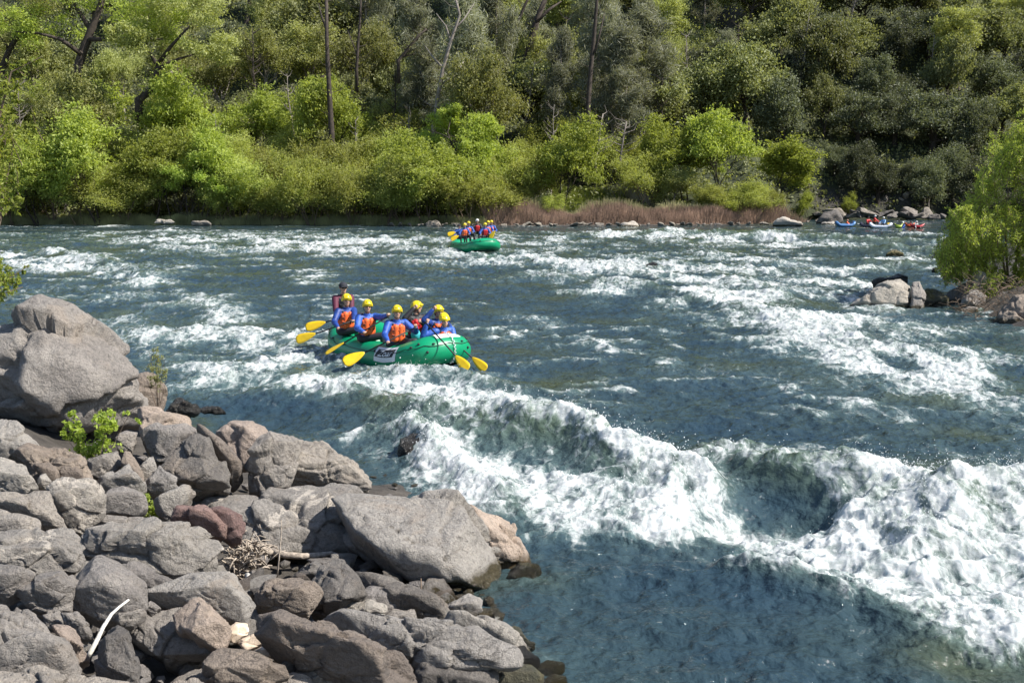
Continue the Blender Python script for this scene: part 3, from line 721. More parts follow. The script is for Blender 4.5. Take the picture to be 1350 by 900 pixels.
R('small grey hump at the bottom frame left of the brown wedge', 'P', [(208,918),(230,893),(265,892),(292,918)], 'rock')
R('upper one of three split pale plates', 'P', [(278,840),(290,832),(310,819),(328,820),(329,832),(308,843),(290,846)], 'blond', t=.3, tilt=50, name='stone_plate', group='split pale plates')
R('middle one of three split pale plates', 'P', [(312,846),(330,834),(346,833),(358,841),(345,848),(325,856)], 'blond', t=.3, tilt=50, name='stone_plate', group='split pale plates')
R('lowest one of three split pale plates', 'P', [(330,862),(350,850),(384,842),(380,852),(360,864),(340,869)], 'blond', t=.3, tilt=50, name='stone_plate', group='split pale plates')
R('grey ledge at the left edge above the broad vein-crossed block', 'P', [(-60,668),(0,670),(20,678),(50,686),(54,700),(48,708),(0,706),(-60,706)], 'rock', tilt=50, t=.35)
R('broad grey block with a dark pit at the left edge', 'P', [(-70,705),(10,703),(60,704),(80,698),(100,692),(112,700),(114,732),(100,750),(60,745),(40,758),(-70,762)], 'vein', tilt=48, t=.3, lod=6)
R('smooth dome shaped boulder above the white stick', 'P', [(98,745),(130,733),(165,738),(188,757),(197,782),(195,802),(172,818),(130,816),(95,798),(96,765)], 'rock', lod=6, sharp=12, rough=.025)
R('rounded boulder with shaded lower left, under the dark pit', 'P', [(22,780),(48,755),(90,749),(104,760),(102,785),(92,802),(60,808),(35,800)], 'rock', lod=6, sharp=16)
R('low grey block at left edge beneath the pitted block', 'P', [(-60,752),(35,746),(58,753),(32,776),(0,792),(-60,795)], 'rock', tilt=45)
R('large brownish slab sloping up at the left edge', 'P', [(-70,790),(0,785),(22,790),(50,806),(68,832),(88,852),(104,872),(95,892),(40,888),(-70,890)], 'rock', lod=6, tilt=45, t=.35)
R('long grey slab along the bottom left corner', 'P', [(-80,885),(40,878),(100,886),(150,894),(180,900),(175,940),(-80,950)], 'rock', lod=6, tilt=45)
R('small cracked block under the rounded boulder, left piece', 'P', [(56,810),(78,804),(82,815),(80,828),(62,826)], 'rock')
R('cracked block of several faces left of the white stick', 'P', [(80,808),(103,808),(122,826),(126,842),(108,842),(88,828)], 'rock')
R('pinkish crumbly stone in the gully beside the white stick', 'P', [(72,828),(96,826),(112,846),(122,870),(104,878),(84,852)], 'peach', rough=.09)
R('small tan stone right of the white stick', 'P', [(150,815),(175,798),(192,806),(176,824),(160,826)], 'rock')
R('small tan stone right of the dome shaped boulder', 'P', [(190,800),(200,790),(214,802),(200,812)], 'rock')
R('pale angular stone at left edge beside the black shadow', 'P', [(-30,560),(0,550),(20,556),(40,570),(51,584),(46,598),(25,606),(0,604),(-30,600)], 'pale', dy=-.1)
R('round grey stone cut by the left edge of the photo', 'P', [(-50,618),(10,603),(30,610),(46,627),(50,642),(35,650),(0,652),(-50,648)], 'pale', sharp=12, lod=6)
R('knobbly brown rock mass left of the leafy shoots', 'P', [(26,604),(50,584),(75,586),(92,594),(111,600),(120,622),(124,640),(85,640),(50,632)], 'brown', lod=6, rough=.09)
R('curled lobe of brown rock below the knobbly mass', 'P', [(44,614),(65,609),(78,620),(76,634),(56,632)], 'brown', sharp=10, dy=-.25)
R('small veined lobe beside the root of the leafy shoots', 'P', [(78,618),(94,608),(107,618),(110,634),(80,636)], 'brown', sharp=10, dy=-.25)
R('small smooth egg of stone below the curled lobe', 'P', [(48,628),(60,624),(71,638),(60,645),(50,642)], 'pale', sharp=10, dy=-.2)
R('sloping grey slab with white splashes, left of the round shaded stone', 'P', [(60,650),(72,638),(95,630),(125,637),(140,650),(135,668),(122,682),(108,694),(92,694),(72,668)], 'vein', lod=6, tilt=45)
R('tan rock with a dark cleft at the upper left edge', 'P', [(-40,655),(10,650),(40,646),(62,646),(82,666),(92,694),(60,692),(45,676),(-40,668)], 'rock', tilt=45)
R('pale pyramid stone in front of the leafy shoots', 'P', [(124,640),(155,618),(170,609),(180,624),(192,642),(165,652),(140,650)], 'pale')
R('thin upright fin of tan stone behind the pale pyramid', 'P', [(160,614),(168,591),(176,602),(189,620),(191,638),(180,642)], 'brown', t=.4)
R('small bright tetrahedral stone right of the fin', 'P', [(182,616),(201,601),(207,614),(196,632),(186,634)], 'pale')
R('bright blocky stone below the tetrahedral stone', 'P', [(186,640),(212,612),(234,627),(236,640),(215,648),(195,646)], 'pale')
R('rounded stone with a shaded left end above the red stones', 'P', [(132,660),(145,646),(170,640),(188,646),(194,666),(180,678),(150,680),(134,674)], 'rock', sharp=14)
R('cracked white stone at the left end of the long veined slab', 'P', [(203,660),(225,648),(240,640),(258,643),(245,660),(222,684),(208,676)], 'pale')
R('narrow grey strip of stone above the white-veined slab', 'P', [(112,696),(122,686),(145,680),(180,681),(208,690),(195,700),(120,701)], 'rock', t=.5)
R('mottled grey stone behind the leafy shoots', 'P', [(112,606),(130,596),(152,598),(162,612),(150,626),(118,628)], 'rock')
R('shadowed grey stone at the foot of the huge boulder', 'P', [(150,578),(165,569),(180,571),(174,594),(154,592)], 'rock')
R('small tan block between the pitted block and the sloping slab', 'P', [(40,676),(60,672),(82,680),(86,694),(58,696)], 'brown')
R('black wet rock in the eddy beside the cream ledge', 'K', [(755,560),(780,515),(830,500),(890,520),(915,550),(900,570)], 'wet', Y=18.6)
R('flat black wet rock barely out of the eddy', 'K', [(900,550),(960,535),(1020,545),(1030,565),(920,570)], 'wet', Y=18.9, t=.3)
R('black mossy boulder with foam pouring over it, above the rounded boulder', 'P', [(520,600),(528,576),(550,568),(570,576),(578,602),(572,640),(526,640)], 'wet', Y=16.25, rough=.09, t=.7, group='rocks in the river')
R('dark hump of rock under the smooth water near the bottom', 'P', [(800,790),(820,778),(860,776),(900,784),(905,794),(820,797)], 'wet', Y=11.05, t=.3, tilt=60, group='rocks in the river')
# right-hand group of stones
G_ = 'rocks below the willow on the right'
R('grey domed boulder with a wet dark foot, standing out in the river at right', 'L', [(95,465),(130,435),(200,390),(320,300),(400,275),(470,268),(520,305),(548,400),(545,495),(430,490),(300,480)], 'pale', Y=36.6, lod=6, group=G_)
R('tall pale slab of rock leaning on the domed boulder at right', 'L', [(535,500),(545,360),(556,270),(590,252),(622,320),(638,430),(638,500)], 'rock', Y=36.2, group=G_)
R('black wet rock behind the domed boulder at right', 'L', [(270,268),(380,235),(470,222),(525,255),(520,320),(340,300)], 'wet', Y=38.5, group=G_)
R('mossy brown rock right of the pale leaning slab', 'L', [(615,360),(640,325),(700,318),(760,355),(810,390),(800,500),(630,500)], 'moss', Y=37.5, group=G_)
R('dark shaded boulder beneath the willow twigs', 'L', [(780,500),(800,380),(850,300),(960,262),(1060,285),(1120,380),(1090,490),(900,510)], 'dark', Y=38.0, lod=6, group=G_)
R('cream topped boulder just under the willow leaves', 'L', [(985,210),(1030,198),(1080,240),(1135,290),(1112,320),(1050,310),(995,280)], 'pale', Y=37.5, group=G_)
R('pale triangular rock in the shadow below the willow', 'L', [(900,470),(915,400),(960,338),(1000,332),(1078,375),(1040,430),(1000,480)], 'rock', Y=36.2, group=G_)
R('low grey rock at the waterline below the triangular rock', 'L', [(870,510),(890,470),(960,458),(1025,465),(1020,520),(940,535)], 'rock', Y=35.0, group=G_)
R('flat stone at the foot of the brown driftwood bank', 'L', [(960,590),(990,550),(1050,555),(1060,590),(1010,610)], 'dark', Y=33.0, group=G_)
R('brown earthy boulder bank at the right edge of the photo', 'L', [(1120,600),(1150,500),(1220,430),(1350,390),(1550,430),(1600,680),(1350,690),(1200,660)], 'brown', Y=32.6, lod=6, rough=.08, group=G_)
R('grey stone on top of the brown bank at right', 'L', [(1150,380),(1180,340),(1240,350),(1260,400),(1200,420)], 'rock', Y=36.5, group=G_)
R('small dark stone in the water left of the willow', 'L', [(690,200),(700,175),(725,178),(735,205)], 'wet', Y=50, group=G_)
R('lone two-tone rock in the white water below the kayaks', 'L', [(355,92),(400,50),(430,43),(490,70),(500,92)], 'moss', Y=62, group='rocks in the river')
for i, (x, y, w_, h_, Yd) in enumerate([(735,368,16,6,48),(812,371,26,9,47),(860,350,13,6,55),(903,352,14,8,54),(913,375,10,6,46.5),(790,357,12,5,52)]):
    lab = ['dark rock left of the two central shoal rocks','long dark rock at the centre of the mid river shoal','small rock upstream of the long shoal rock','rounded rock at the right of the mid river shoal','tiny black rock lowest in the shoal','small black rock between the leftmost shoal rock and the upstream one'][i]
    R(lab, 'P', [(x-w_,y+h_),(x-w_*.6,y-h_*.2),(x,y-h_*.7),(x+w_*.7,y-h_*.2),(x+w_,y+h_)], 'wet', Y=Yd, group='rocks in the river', lod=4)
# far bank stones
for lab, pts, Yd, mt in [('large white boulder on the far waterline right of the far raft', [(815,303),(822,293),(835,291),(845,300),(848,306),(818,307)], 108, 'pale'),
    ('long pale tilted slab on the far bank below the grass', [(822,243),(835,247),(852,260),(868,272),(850,271),(832,258)], 117, 'pale'),
    ('white ledge at the point of the far bank', [(1020,296),(1030,284),(1045,290),(1060,297),(1040,299)], 109, 'pale'),
    ('pale flat rock just left of the blue inflatable', [(1081,297),(1086,292),(1100,292),(1103,298)], 112, 'pale'),
    ('dark boulder above the pale flat rock', [(1075,294),(1088,280),(1104,278),(1112,290),(1100,296)], 116, 'dark'),
    ('grey rock low on the left far shore under the multi-stemmed tree', [(250,296),(256,291),(270,290),(279,296)], 109, 'far'),
    ('tan flat rock left of the multi-stemmed tree', [(200,294),(209,289),(224,289),(232,294)], 110, 'pale'),
    ('small pale rock on the far shore left of the far raft', [(560,300),(566,291),(578,290),(584,299)], 109, 'far'),
    ('grey outcrop showing among leaves on the right slope', [(893,208),(902,192),(915,190),(925,200),(920,216)], 122, 'far'),
    ('white bare rock scar high on the hillside', [(885,62),(893,52),(905,47),(908,52),(895,62)], 168, 'pale')]:
    Yd = far_depth(sum(p[0] for p in pts)/len(pts), max(p[1] for p in pts), Yd)+.2 if max(p[1] for p in pts) < 280 else Yd
    R(lab, 'P', pts, mt, Y=Yd, name='rock', group='rocks of the far bank', lod=4)
rs = random.Random(5)
prot = []
for k in range(5):
    pts = [(rs.uniform(-1, 1), rs.uniform(-.8, .8), rs.uniform(-.6, .6)) for _ in range(9)]
    o = lump(pts, 300+k, 4, 20, .05, 'far', 'rock'); prot.append(o)
used = set()
def copy_rock(k, loc, sc, rz, mat=None):
    o = prot[k]
    if k in used: o = prot[k].copy(); C.objects.link(o)
    used.add(k)
    o.location = loc; o.scale = sc; o.rotation_euler = (rs.uniform(-.4,.4), rs.uniform(-.4,.4), rz)
    if mat:
        o.material_slots[0].link = 'OBJECT'; o.material_slots[0].material = M[mat]
    return o
n = 0
xs = 500
while xs < 1075:
    xs += rs.uniform(5, 17)
    Yd = float(YB((xs-675)/F*110))-rs.uniform(.3, 1.8)
    X = (xs-675)/F*Yd
    s = rs.uniform(.22, .6)
    n += 1
    tag(copy_rock(rs.randrange(5), (X, Yd, .15+s*.1), (s, s*.8, s*.7), rs.uniform(0, 6)),
        'small grey rock in the line of stones along the far waterline', 'rock', 'small stones lining the far shore')
for xs in range(1075, 1250, 11):
    Yd = 128+rs.uniform(-1.5, .5); X = (xs-675)/F*Yd; s = rs.uniform(.4, 1.2)
    tag(copy_rock(rs.randrange(5), (X, Yd, .3+s*.4), (s*1.3, s, s), rs.uniform(0, 6), 'dark' if rs.random() < .6 else None),
        'rock at the foot of the shaded cliff behind the kayaks', 'rock', 'rocks below the shaded cliff')
# pale fractured ledge above the kayaks
for i, (x, y) in enumerate([(1152,262),(1160,266),(1168,261),(1176,268),(1186,264),(1194,258),(1205,254),(1212,252),(1222,255),(1240,252),(1248,248)]):
    tag(copy_rock(i % 5, PD(x, y, 131.5), (rs.uniform(.4,.8), .4, rs.uniform(.4,.7)), rs.uniform(0, 6)), 'pale broken rock of the ledge above the kayaks', 'rock', 'broken ledge above the kayaks')
# cobbles between the boulders, the largest as things, the rest as one mass of rubble
RV = []; RF = []; rb_n = 0; cand = []
for i in range(1400):
    px, py = (rs.uniform(0, 660), rs.uniform(560, 900)) if i % 3 else (rs.uniform(300, 660), rs.uniform(730, 860))
    g = ground_pt(px, py)
    if g.z > .02: cand.append((g, rs.uniform(.03, .09)))
for i, (g, s) in enumerate(cand):
    gz = float(ground_h(g.x, g.y)); sink = .10+.34*float(sstep(.6, 2.4, XW(g.y)-g.x))
    if i < 95:
        s = rs.uniform(.09, .21)
        tag(copy_rock(rs.randrange(5), (g.x, g.y, gz-sink*.4), (s*1.2, s, s*.9), rs.uniform(0, 6), rs.choice(['rock', 'pale', 'brown', 'dark'])),
            'small cobble wedged among the boulders of the near bank', 'rock', 'cobbles between the near boulders')
    else:
        V_, F_ = ico(1); q = np.array(V_)*np.array([rs.uniform(.7, 1.4), rs.uniform(.6, 1), rs.uniform(.4, .8)])*s
        nz = np.random.RandomState(i).uniform(.75, 1.2, (len(V_), 1)); a_ = rs.uniform(0, 6.28)
        q = q*nz; q = np.stack([q[:,0]*math.cos(a_)-q[:,1]*math.sin(a_), q[:,0]*math.sin(a_)+q[:,1]*math.cos(a_), q[:,2]], 1)
        RV.append(q+np.array([g.x, g.y, gz-sink+.06+rs.uniform(0, .05)])); RF.append(F_+rb_n); rb_n += len(V_)
tag(link('rubble', mesh_np('rubble', np.concatenate(RV), np.concatenate(RF), False), M['rock']), 'angular rubble filling the gaps between the near boulders', 'rubble', kind='stuff')
# driftwood
def stick(label, pts, r, mat='bleach', cat='driftwood'):
    mb = MB(); P = [PD(*p) for p in pts]; c = P[0].copy()
    n_ = len(P); mb.tube([p-c for p in P], [r*(1-.5*i/(n_-1))*(1+.15*math.sin(i*7)) for i in range(n_)], 7)
    return tag(mb.build('driftwood', M[mat], loc=c), label, cat)
stick('curved bleached white stick standing in the gully', [(114,868,7.35),(120,858,7.35),(128,843,7.4),(136,826,7.45),(147,809,7.5),(158,799,7.55),(170,790,7.6)], .017)
stick('long pale root lying across the veined slab', [(352,724,11.3),(375,731,11.2),(400,733,11.2),(425,731,11.3),(437,729,11.3),(450,733,11.2),(458,745,11.1)], .035, 'wood')
stick('short pale stick end pointing down below the twig nest', [(326,758,10.2),(332,771,10.0),(337,782,9.9)], .03, 'bleach')
stick('broad tan plank of driftwood by the twig nest', [(330,716,10.95),(345,722,10.85),(358,729,10.8)], .06, 'wood')
stick('thin upright pale stalk in the veined slab crack', [(365,765,10.3),(368,735,10.3),(371,700,10.4),(371,685,10.4)], .008, 'wood')
stick('thin dead stalk left of the cream angular stone', [(555,818,10.4),(556,790,10.4),(555,762,10.4)], .009, 'twig')
stick('shorter dead stalk right of the thin one', [(566,820,10.3),(570,800,10.3),(572,782,10.3)], .008, 'twig')
stick('thin twig lying in the shadow at the bottom left', [(146,887,7.0),(165,893,6.9),(182,899,6.9)], .008, 'wood')
mb = MB(); rs2 = random.Random(9)
c = PD(325, 740, 10.75)
for i in range(210):
    a = PD(rs2.gauss(324, 13), rs2.gauss(736, 14), 10.75+rs2.uniform(-.2, .2)); b = a+Vector((rs2.uniform(-.14, .14), rs2.uniform(-.1, .1), rs2.uniform(-.1, .1)))
    mb.tube([a-c, (a+b)/2-c+Vector((0, 0, .02)), b-c], rs2.uniform(.004, .010), 4)
tag(mb.build('twig_pile', M['wood'], loc=c), 'nest of washed up twigs caught between the slabs', 'twigs', kind='stuff')
# brown dead brush on the right bank
mb = MB(); c = PD(1300, 400, 34)
for i in range(420):
    a = PD(rs2.uniform(1262, 1390), rs2.uniform(372, 425), 34+rs2.uniform(-1.0, 1.5)); b = a+Vector((rs2.uniform(-.5, .5), rs2.uniform(-.3, .3), rs2.uniform(-.3, .35)))
    mb.tube([a-c, (a+b)/2-c+Vector((0, 0, .05)), b-c], rs2.uniform(.004, .010), 4)
tag(mb.build('brushwood', M['twig'], loc=c), 'tangle of dead brown brush on the right bank', 'brushwood', kind='stuff')
# ------------------------------------------------------------------ plants
def leaf_mat(name, a, b_, trans=.5, rough=.5, tint=1.0):
    m, nt, b = newmat(name); L = nt.links
    geo = nt.nodes.new('ShaderNodeNewGeometry'); oi = nt.nodes.new('ShaderNodeObjectInfo'); tc = nt.nodes.new('ShaderNodeTexCoord')
    n = noise(nt, tc.outputs['Object'], .55, 3, .6)
    mx_ = math_(nt, 'ADD', math_(nt, 'MULTIPLY', n.outputs[0], .7), math_(nt, 'MULTIPLY', geo.outputs['Random Per Island'], .5))
    mx_ = math_(nt, 'ADD', mx_, math_(nt, 'MULTIPLY', math_(nt, 'SUBTRACT', oi.outputs['Random'], .5), .35))
    c = ramp(nt, [(.3, a), (.85, b_)], mx_).outputs[0]
    hue = nt.nodes.new('ShaderNodeHueSaturation')
    L.new(math_(nt, 'ADD', .484, math_(nt, 'MULTIPLY', oi.outputs['Random'], .028)), hue.inputs['Hue'])
    L.new(math_(nt, 'ADD', .82, math_(nt, 'MULTIPLY', oi.outputs['Random'], .3)), hue.inputs['Value'])
    hue.inputs['Saturation'].default_value = tint
    L.new(c, hue.inputs['Color'])
    L.new(hue.outputs[0], b.inputs['Base Color']); b.inputs['Roughness'].default_value = rough
    b.inputs['Specular IOR Level'].default_value = .35
    tr = nt.nodes.new('ShaderNodeBsdfTranslucent')
    L.new(mix(nt, hue.outputs[0], (1.35, 1.35, .7), 1.0, 'MULTIPLY'), tr.inputs[0])
    ms = nt.nodes.new('ShaderNodeMixShader'); ms.inputs[0].default_value = trans
    L.new(b.outputs[0], ms.inputs[1]); L.new(tr.outputs[0], ms.inputs[2]); L.new(ms.outputs[0], nt.nodes['Material Output'].inputs[0])
    return m
LM = {
 'willow': leaf_mat('willow_leaves', (.25,.28,.07), (.46,.49,.13), .5, tint=.95),
 'spring': leaf_mat('spring_leaves', (.25,.31,.055), (.45,.52,.10), .5, tint=.95),
 'olive': leaf_mat('olive_leaves', (.20,.22,.08), (.42,.43,.17), .45),
 'oak': leaf_mat('oak_leaves', (.115,.135,.055), (.30,.31,.14), .4),
 'live': leaf_mat('live_oak_leaves', (.068,.082,.05), (.185,.20,.12), .36),  # live oak green, darkened to stand in for the right hillside's shade
 'pine': leaf_mat('grey_pine_needles', (.20,.21,.15), (.38,.385,.29), .4),
 'near': leaf_mat('fresh_leaves', (.18,.24,.045), (.40,.46,.09), .5),
}
def leaf_mesh(name, cen, size, asp=.45, up=.35, rs=None, droop=0.0):
    rs = rs or np.random.RandomState(1)
    n = len(cen); size = np.broadcast_to(size, (n,))*rs.uniform(.65, 1.3, n)
    nr = rs.normal(size=(n, 3)); nr[:, 2] += up*2; nr /= np.linalg.norm(nr, axis=1)[:, None]
    a = rs.normal(size=(n, 3)); a[:, 2] -= droop*2
    a -= nr*(a*nr).sum(1)[:, None]; a /= np.linalg.norm(a, axis=1)[:, None]
    b = np.cross(nr, a)
    a = a*size[:, None]; b = b*(size*asp)[:, None]
    lift = nr*(size*.12)[:, None]
    V = np.stack([cen-a, cen-b+lift, cen+a, cen+b+lift], 1).reshape(-1, 3)
    Fc = np.arange(n*4).reshape(-1, 4)
    return mesh_np(name, V, Fc, smooth=False)
def skeleton(seed, h, trunk=.3, levels=3, nb=(5, 4, 3), spread=.8, up=.35, stems=1, gnarl=.25, r0=.16):
    rs = random.Random(seed); mb = MB(); tips = []
    def grow(p, d, L_, r, lv):
        n = 5; pts = [p]; rr = [r]
        q = p.copy(); dd = d.copy()
        for i in range(n):
            dd = (dd+Vector((rs.gauss(0, gnarl), rs.gauss(0, gnarl), rs.gauss(0, gnarl*.6)))*.5+Vector((0, 0, up*.12))).normalized()
            q = q+dd*L_/n; pts.append(q.copy()); rr.append(r*(1-.72*(i+1)/n))
        mb.tube(pts, rr, 6 if lv == 0 else 4, cap=False)
        if lv >= levels:
            tips.append((q, L_)); tips.append((pts[3], L_*.8)); return
        k = nb[min(lv, len(nb)-1)]
        for j in range(k):
            t = rs.uniform(.35, 1.0) if lv else rs.uniform(.45, 1.0)
            ii = min(int(t*n), n-1); b0 = pts[ii].lerp(pts[ii+1], t*n-ii)
            az = 2*PI*(j+rs.uniform(-.3, .3))/k+lv*1.3
            sp = spread*rs.uniform(.6, 1.25)
            side = Vector((math.cos(az), math.sin(az), 0)); side = (side-dd*side.dot(dd))
            if side.length < .1: side = Vector((1, 0, 0))
            nd = (dd*math.cos(sp)+side.normalized()*math.sin(sp)+Vector((0, 0, up*.4))).normalized()
            grow(b0, nd, L_*rs.uniform(.52, .78), r*(1-.6*t)*.62, lv+1)
    for s_ in range(stems):
        az = rs.uniform(0, 6.28); lean = 0.06 if stems == 1 else rs.uniform(.15, .6)
        p = Vector((math.cos(az)*.12*(stems > 1), math.sin(az)*.12*(stems > 1), -.3))
        grow(p, Vector((math.cos(az)*lean, math.sin(az)*lean, 1)).normalized(), h*trunk*(rs.uniform(.8, 1.15)), r0, 0)
    return mb, tips
def make_tree(seed, h, wdt, leafs, size, kind, asp=.45, up=.35, droop=0.0, flat=.75, cl=.17, trunkmat='bark', bottom=.0, **kw):
    mb, tips = skeleton(seed, h, **kw)
    P = np.array([t[0][:] for t in tips])
    # fit the crown into the wanted envelope
    zmax = P[:, 2].max(); k = h/zmax
    rad_ = np.percentile(np.hypot(P[:, 0], P[:, 1]), 92); kx = (wdt/2)/max(rad_, .1)
    S_ = np.array([kx, kx, k]); P = P*S_
    P = P[P[:, 2] > bottom*h]
    for i, v in enumerate(mb.v): mb.v[i] = (v[0]*kx, v[1]*kx, v[2]*k)
    rs = np.random.RandomState(seed)
    cs = cl*wdt*rs.uniform(.55, 1.3, len(P))
    idx = rs.choice(len(P), leafs, p=cs**2/np.sum(cs**2))
    d = rs.normal(size=(leafs, 3)); d /= np.linalg.norm(d, axis=1)[:, None]
    r = np.abs(rs.normal(0, .62, leafs))
    cen = P[idx]+d*r[:, None]*cs[idx][:, None]*np.array([1, 1, flat])
    cen[:, 2] = np.maximum(cen[:, 2], .05)
    me = leaf_mesh('crown', cen, size, asp, up, rs, droop)
    me.materials.append(LM[kind])
    tm = mb.mesh('trunk'); tm.materials.append(M[trunkmat])
    return tm, me
T_ = {}
def reg(k, *a, **kw): T_.setdefault(k, []).append(make_tree(*a, **kw))
for i in range(3):
    reg('willow', 10+i, 5.4, 6.2, 22000, .105, 'willow', asp=.34, stems=6, trunk=.5, spread=.6, up=.5, nb=(4,3,3), levels=2, r0=.05, cl=.15, trunkmat='twig')
    reg('spring', 20+i, 8.2, 7.0, 20000, .135, 'spring', stems=2, trunk=.42, spread=.75, nb=(5,4,3), r0=.10, cl=.14, flat=.5)
    reg('olive', 30+i, 10, 9.0, 18000, .155, 'olive', asp=.4, trunkmat='bark_grey', trunk=.34, spread=.85, nb=(6,4,3), r0=.2, cl=.15, flat=.7)
for i in range(3):
    reg('oak', 40+i, 9, 9.0, 22000, .165, 'oak', asp=.55, trunk=.3, spread=.95, nb=(6,4,3), r0=.2, cl=.155, flat=.7)
    reg('live', 50+i, 7, 7.6, 19000, .14, 'live', asp=.5, trunk=.25, spread=1.0, nb=(6,4,3), r0=.2, cl=.165, flat=.7)
def make_pine(seed, h, wdt, leafs, kind='pine', size=.34, asp=.13, base=.25, dens=30):
    rs = random.Random(seed); mb = MB(); P = []
    lean = Vector((rs.uniform(-.04, .04), rs.uniform(-.04, .04), 1))
    tr = [lean*(h*i/8)+Vector((rs.uniform(-.12, .12), rs.uniform(-.12, .12), 0)) for i in range(9)]
    mb.tube(tr, [.24*(1-.85*i/8) for i in range(9)], 7, cap=False)
    for j in range(dens):
        t = base+(1-base)*(j+rs.random())/dens; z = t*h
        p = lean*z; az = rs.uniform(0, 6.28); L_ = wdt*.5*(1.15-t)**.6*rs.uniform(.5, 1.15)
        up = rs.uniform(.15, .8); pts = [p]
        for i in range(1, 6):
            pts.append(p+Vector((math.cos(az+rs.uniform(-.1,.1)), math.sin(az), up*(i/5)))*(L_*i/5))
        mb.tube(pts, [.06*(1-i/6.5) for i in range(6)], 4, cap=False)
        for i in range(2, 6):
            for q in range(3):
                P.append((pts[i]+Vector((rs.gauss(0, .35), rs.gauss(0, .35), rs.gauss(.05, .3))))[:])
    P = np.array(P); r_ = np.random.RandomState(seed)
    idx = r_.randint(0, len(P), leafs)
    cen = P[idx]+r_.normal(size=(leafs, 3))*np.array([.36, .36, .30])
    me = leaf_mesh('crown', cen, size, asp, 0.0, r_, .25); me.materials.append(LM[kind])
    tm = mb.mesh('trunk'); tm.materials.append(M['bark_grey'])
    return tm, me
T_['pine'] = [make_pine(60+i, 17, 7.5, 13000) for i in range(3)]
# bare grey shrub
def make_bare(seed, h, wdt):
    mb, tips = skeleton(seed, h, trunk=.45, stems=4, nb=(5,5,4), levels=3, spread=.6, up=.5, r0=.05)
    zmax = max(t[0].z for t in tips); k = h/zmax
    mb.v = [(v[0]*k*1.1, v[1]*k*1.1, v[2]*k) for v in mb.v]
    tm = mb.mesh('branches'); tm.materials.append(M['bark_grey']); return tm
def ground_z(x, y):
    h = float(ground_h(x, y))
    n = float(fbm(np.array([x*.06]), np.array([y*.06]), 3.0, 5)[0])*3.0*float(sstep(118, 150, np.array([y]))[0])
    return h+n
def place_tree(kind, k, px, Yd, sc, label, group, zoff=-.2, wide=1.0, rz=None, name=None, cat='tree'):
    tm, cm = T_[kind][k % len(T_[kind])]
    X = (px-675)/F*(Yd*CT+3*ST)
    o = empty(name or 'tree', (X, Yd, ground_z(X, Yd)+zoff), rz if rz is not None else random.uniform(0, 6.28))
    ww = wide*random.uniform(.72, 1.12); o.scale = (sc*ww, sc*ww*random.uniform(.85, 1.15), sc*random.uniform(.9, 1.3))
    a = bpy.data.objects.new('trunk', tm); C.objects.link(a); a.parent = o
    b = bpy.data.objects.new('crown', cm); C.objects.link(b); b.parent = o
    tag(o, label, cat, group)
    return o
random.seed(42)
def ordn(n):
    return ['first','second','third','fourth','fifth','sixth','seventh','eighth','ninth','tenth','eleventh','twelfth','thirteenth','fourteenth','fifteenth','sixteenth','seventeenth','eighteenth','nineteenth','twentieth'][n] if n < 20 else ['twenty-first','twenty-second','twenty-third','twenty-fourth','twenty-fifth','twenty-sixth','twenty-seventh','twenty-eighth','twenty-ninth','thirtieth','thirty-first','thirty-second','thirty-third','thirty-fourth','thirty-fifth','thirty-sixth'][n-20]
COL = {'willow': 'yellow-green willow', 'spring': 'bright fresh-leaved', 'olive': 'olive-green broadleaf', 'oak': 'dark green oak', 'live': 'grey-green live oak', 'pine': 'wispy grey pine'}
NAME = {'willow': 'willow_bush', 'spring': 'alder_tree', 'olive': 'broadleaf_tree', 'oak': 'oak_tree', 'live': 'live_oak', 'pine': 'grey_pine'}
def row(rowname, pxs, Yf, kinds, hs, jit=5, dj=2.5, wide=1.0, group=None, zoff=-.2, skip=None):
    cnt = 0
    for px in pxs:
        if skip and skip[0] < px < skip[1]: continue
        p = px+random.uniform(-jit, jit); kd = kinds(p) if callable(kinds) else random.choice(kinds)
        Yd = (Yf(p) if callable(Yf) else Yf)+random.uniform(-dj, dj)
        sc = random.uniform(*hs)
        if -10 < p < 1360: lab = '%s %s in the %s, %s from the left' % (COL[kd], 'bush' if kd == 'willow' else 'tree', rowname, ordn(cnt)); cnt += 1
        else: lab = '%s growing just outside the edge of the %s' % (COL[kd], rowname)
        lab = lab.replace(' tree tree', ' tree').replace('oak tree', 'oak').replace('pine tree', 'pine').replace('willow bush', 'willow')
        place_tree(kd, random.randrange(3), p, Yd, sc, lab, group or ('trees of the '+rowname), zoff=zoff, wide=wide, name=NAME[kd])
def Ypx(off):
    return lambda p: float(YB((p-675)/F*114))+off
pick = lambda *w: (lambda p: random.choice(w))
# front row along the far waterline
row('waterline thicket', range(-70, 640, 30), Ypx(.9), pick('willow','willow','willow','spring'), (.85, 1.25), dj=.6, wide=1.1, zoff=-.45)
row('low thicket above the pebble shore', range(650, 850, 36), Ypx(3.5), ['willow'], (.5, .68), dj=.8, skip=(735, 850))
row('second line of the thicket', range(-60, 860, 38), Ypx(7), pick('willow','spring','willow','willow'), (.85, 1.3), dj=1.5, skip=(738, 835))
row('third line behind the thicket', range(-70, 860, 50), Ypx(15), pick('spring','olive','spring','willow'), (.85, 1.3))
row('lower slope on the left', range(-70, 860, 58), Ypx(25), lambda p: random.choice(['olive','olive','oak','pine'] if p > 560 else ['olive','olive','spring','oak']), (.85, 1.15))
row('middle slope on the left', range(-70, 860, 60), Ypx(38), lambda p: random.choice(['oak','olive','pine'] if p > 400 else ['olive','oak','olive']), (.9, 1.2))
row('upper slope on the left', range(-70, 870, 62), Ypx(54), pick('oak','olive','live','pine'), (.95, 1.25))
row('skyline slope on the left', range(-60, 880, 66), Ypx(74), pick('oak','live','oak'), (1.0, 1.3))
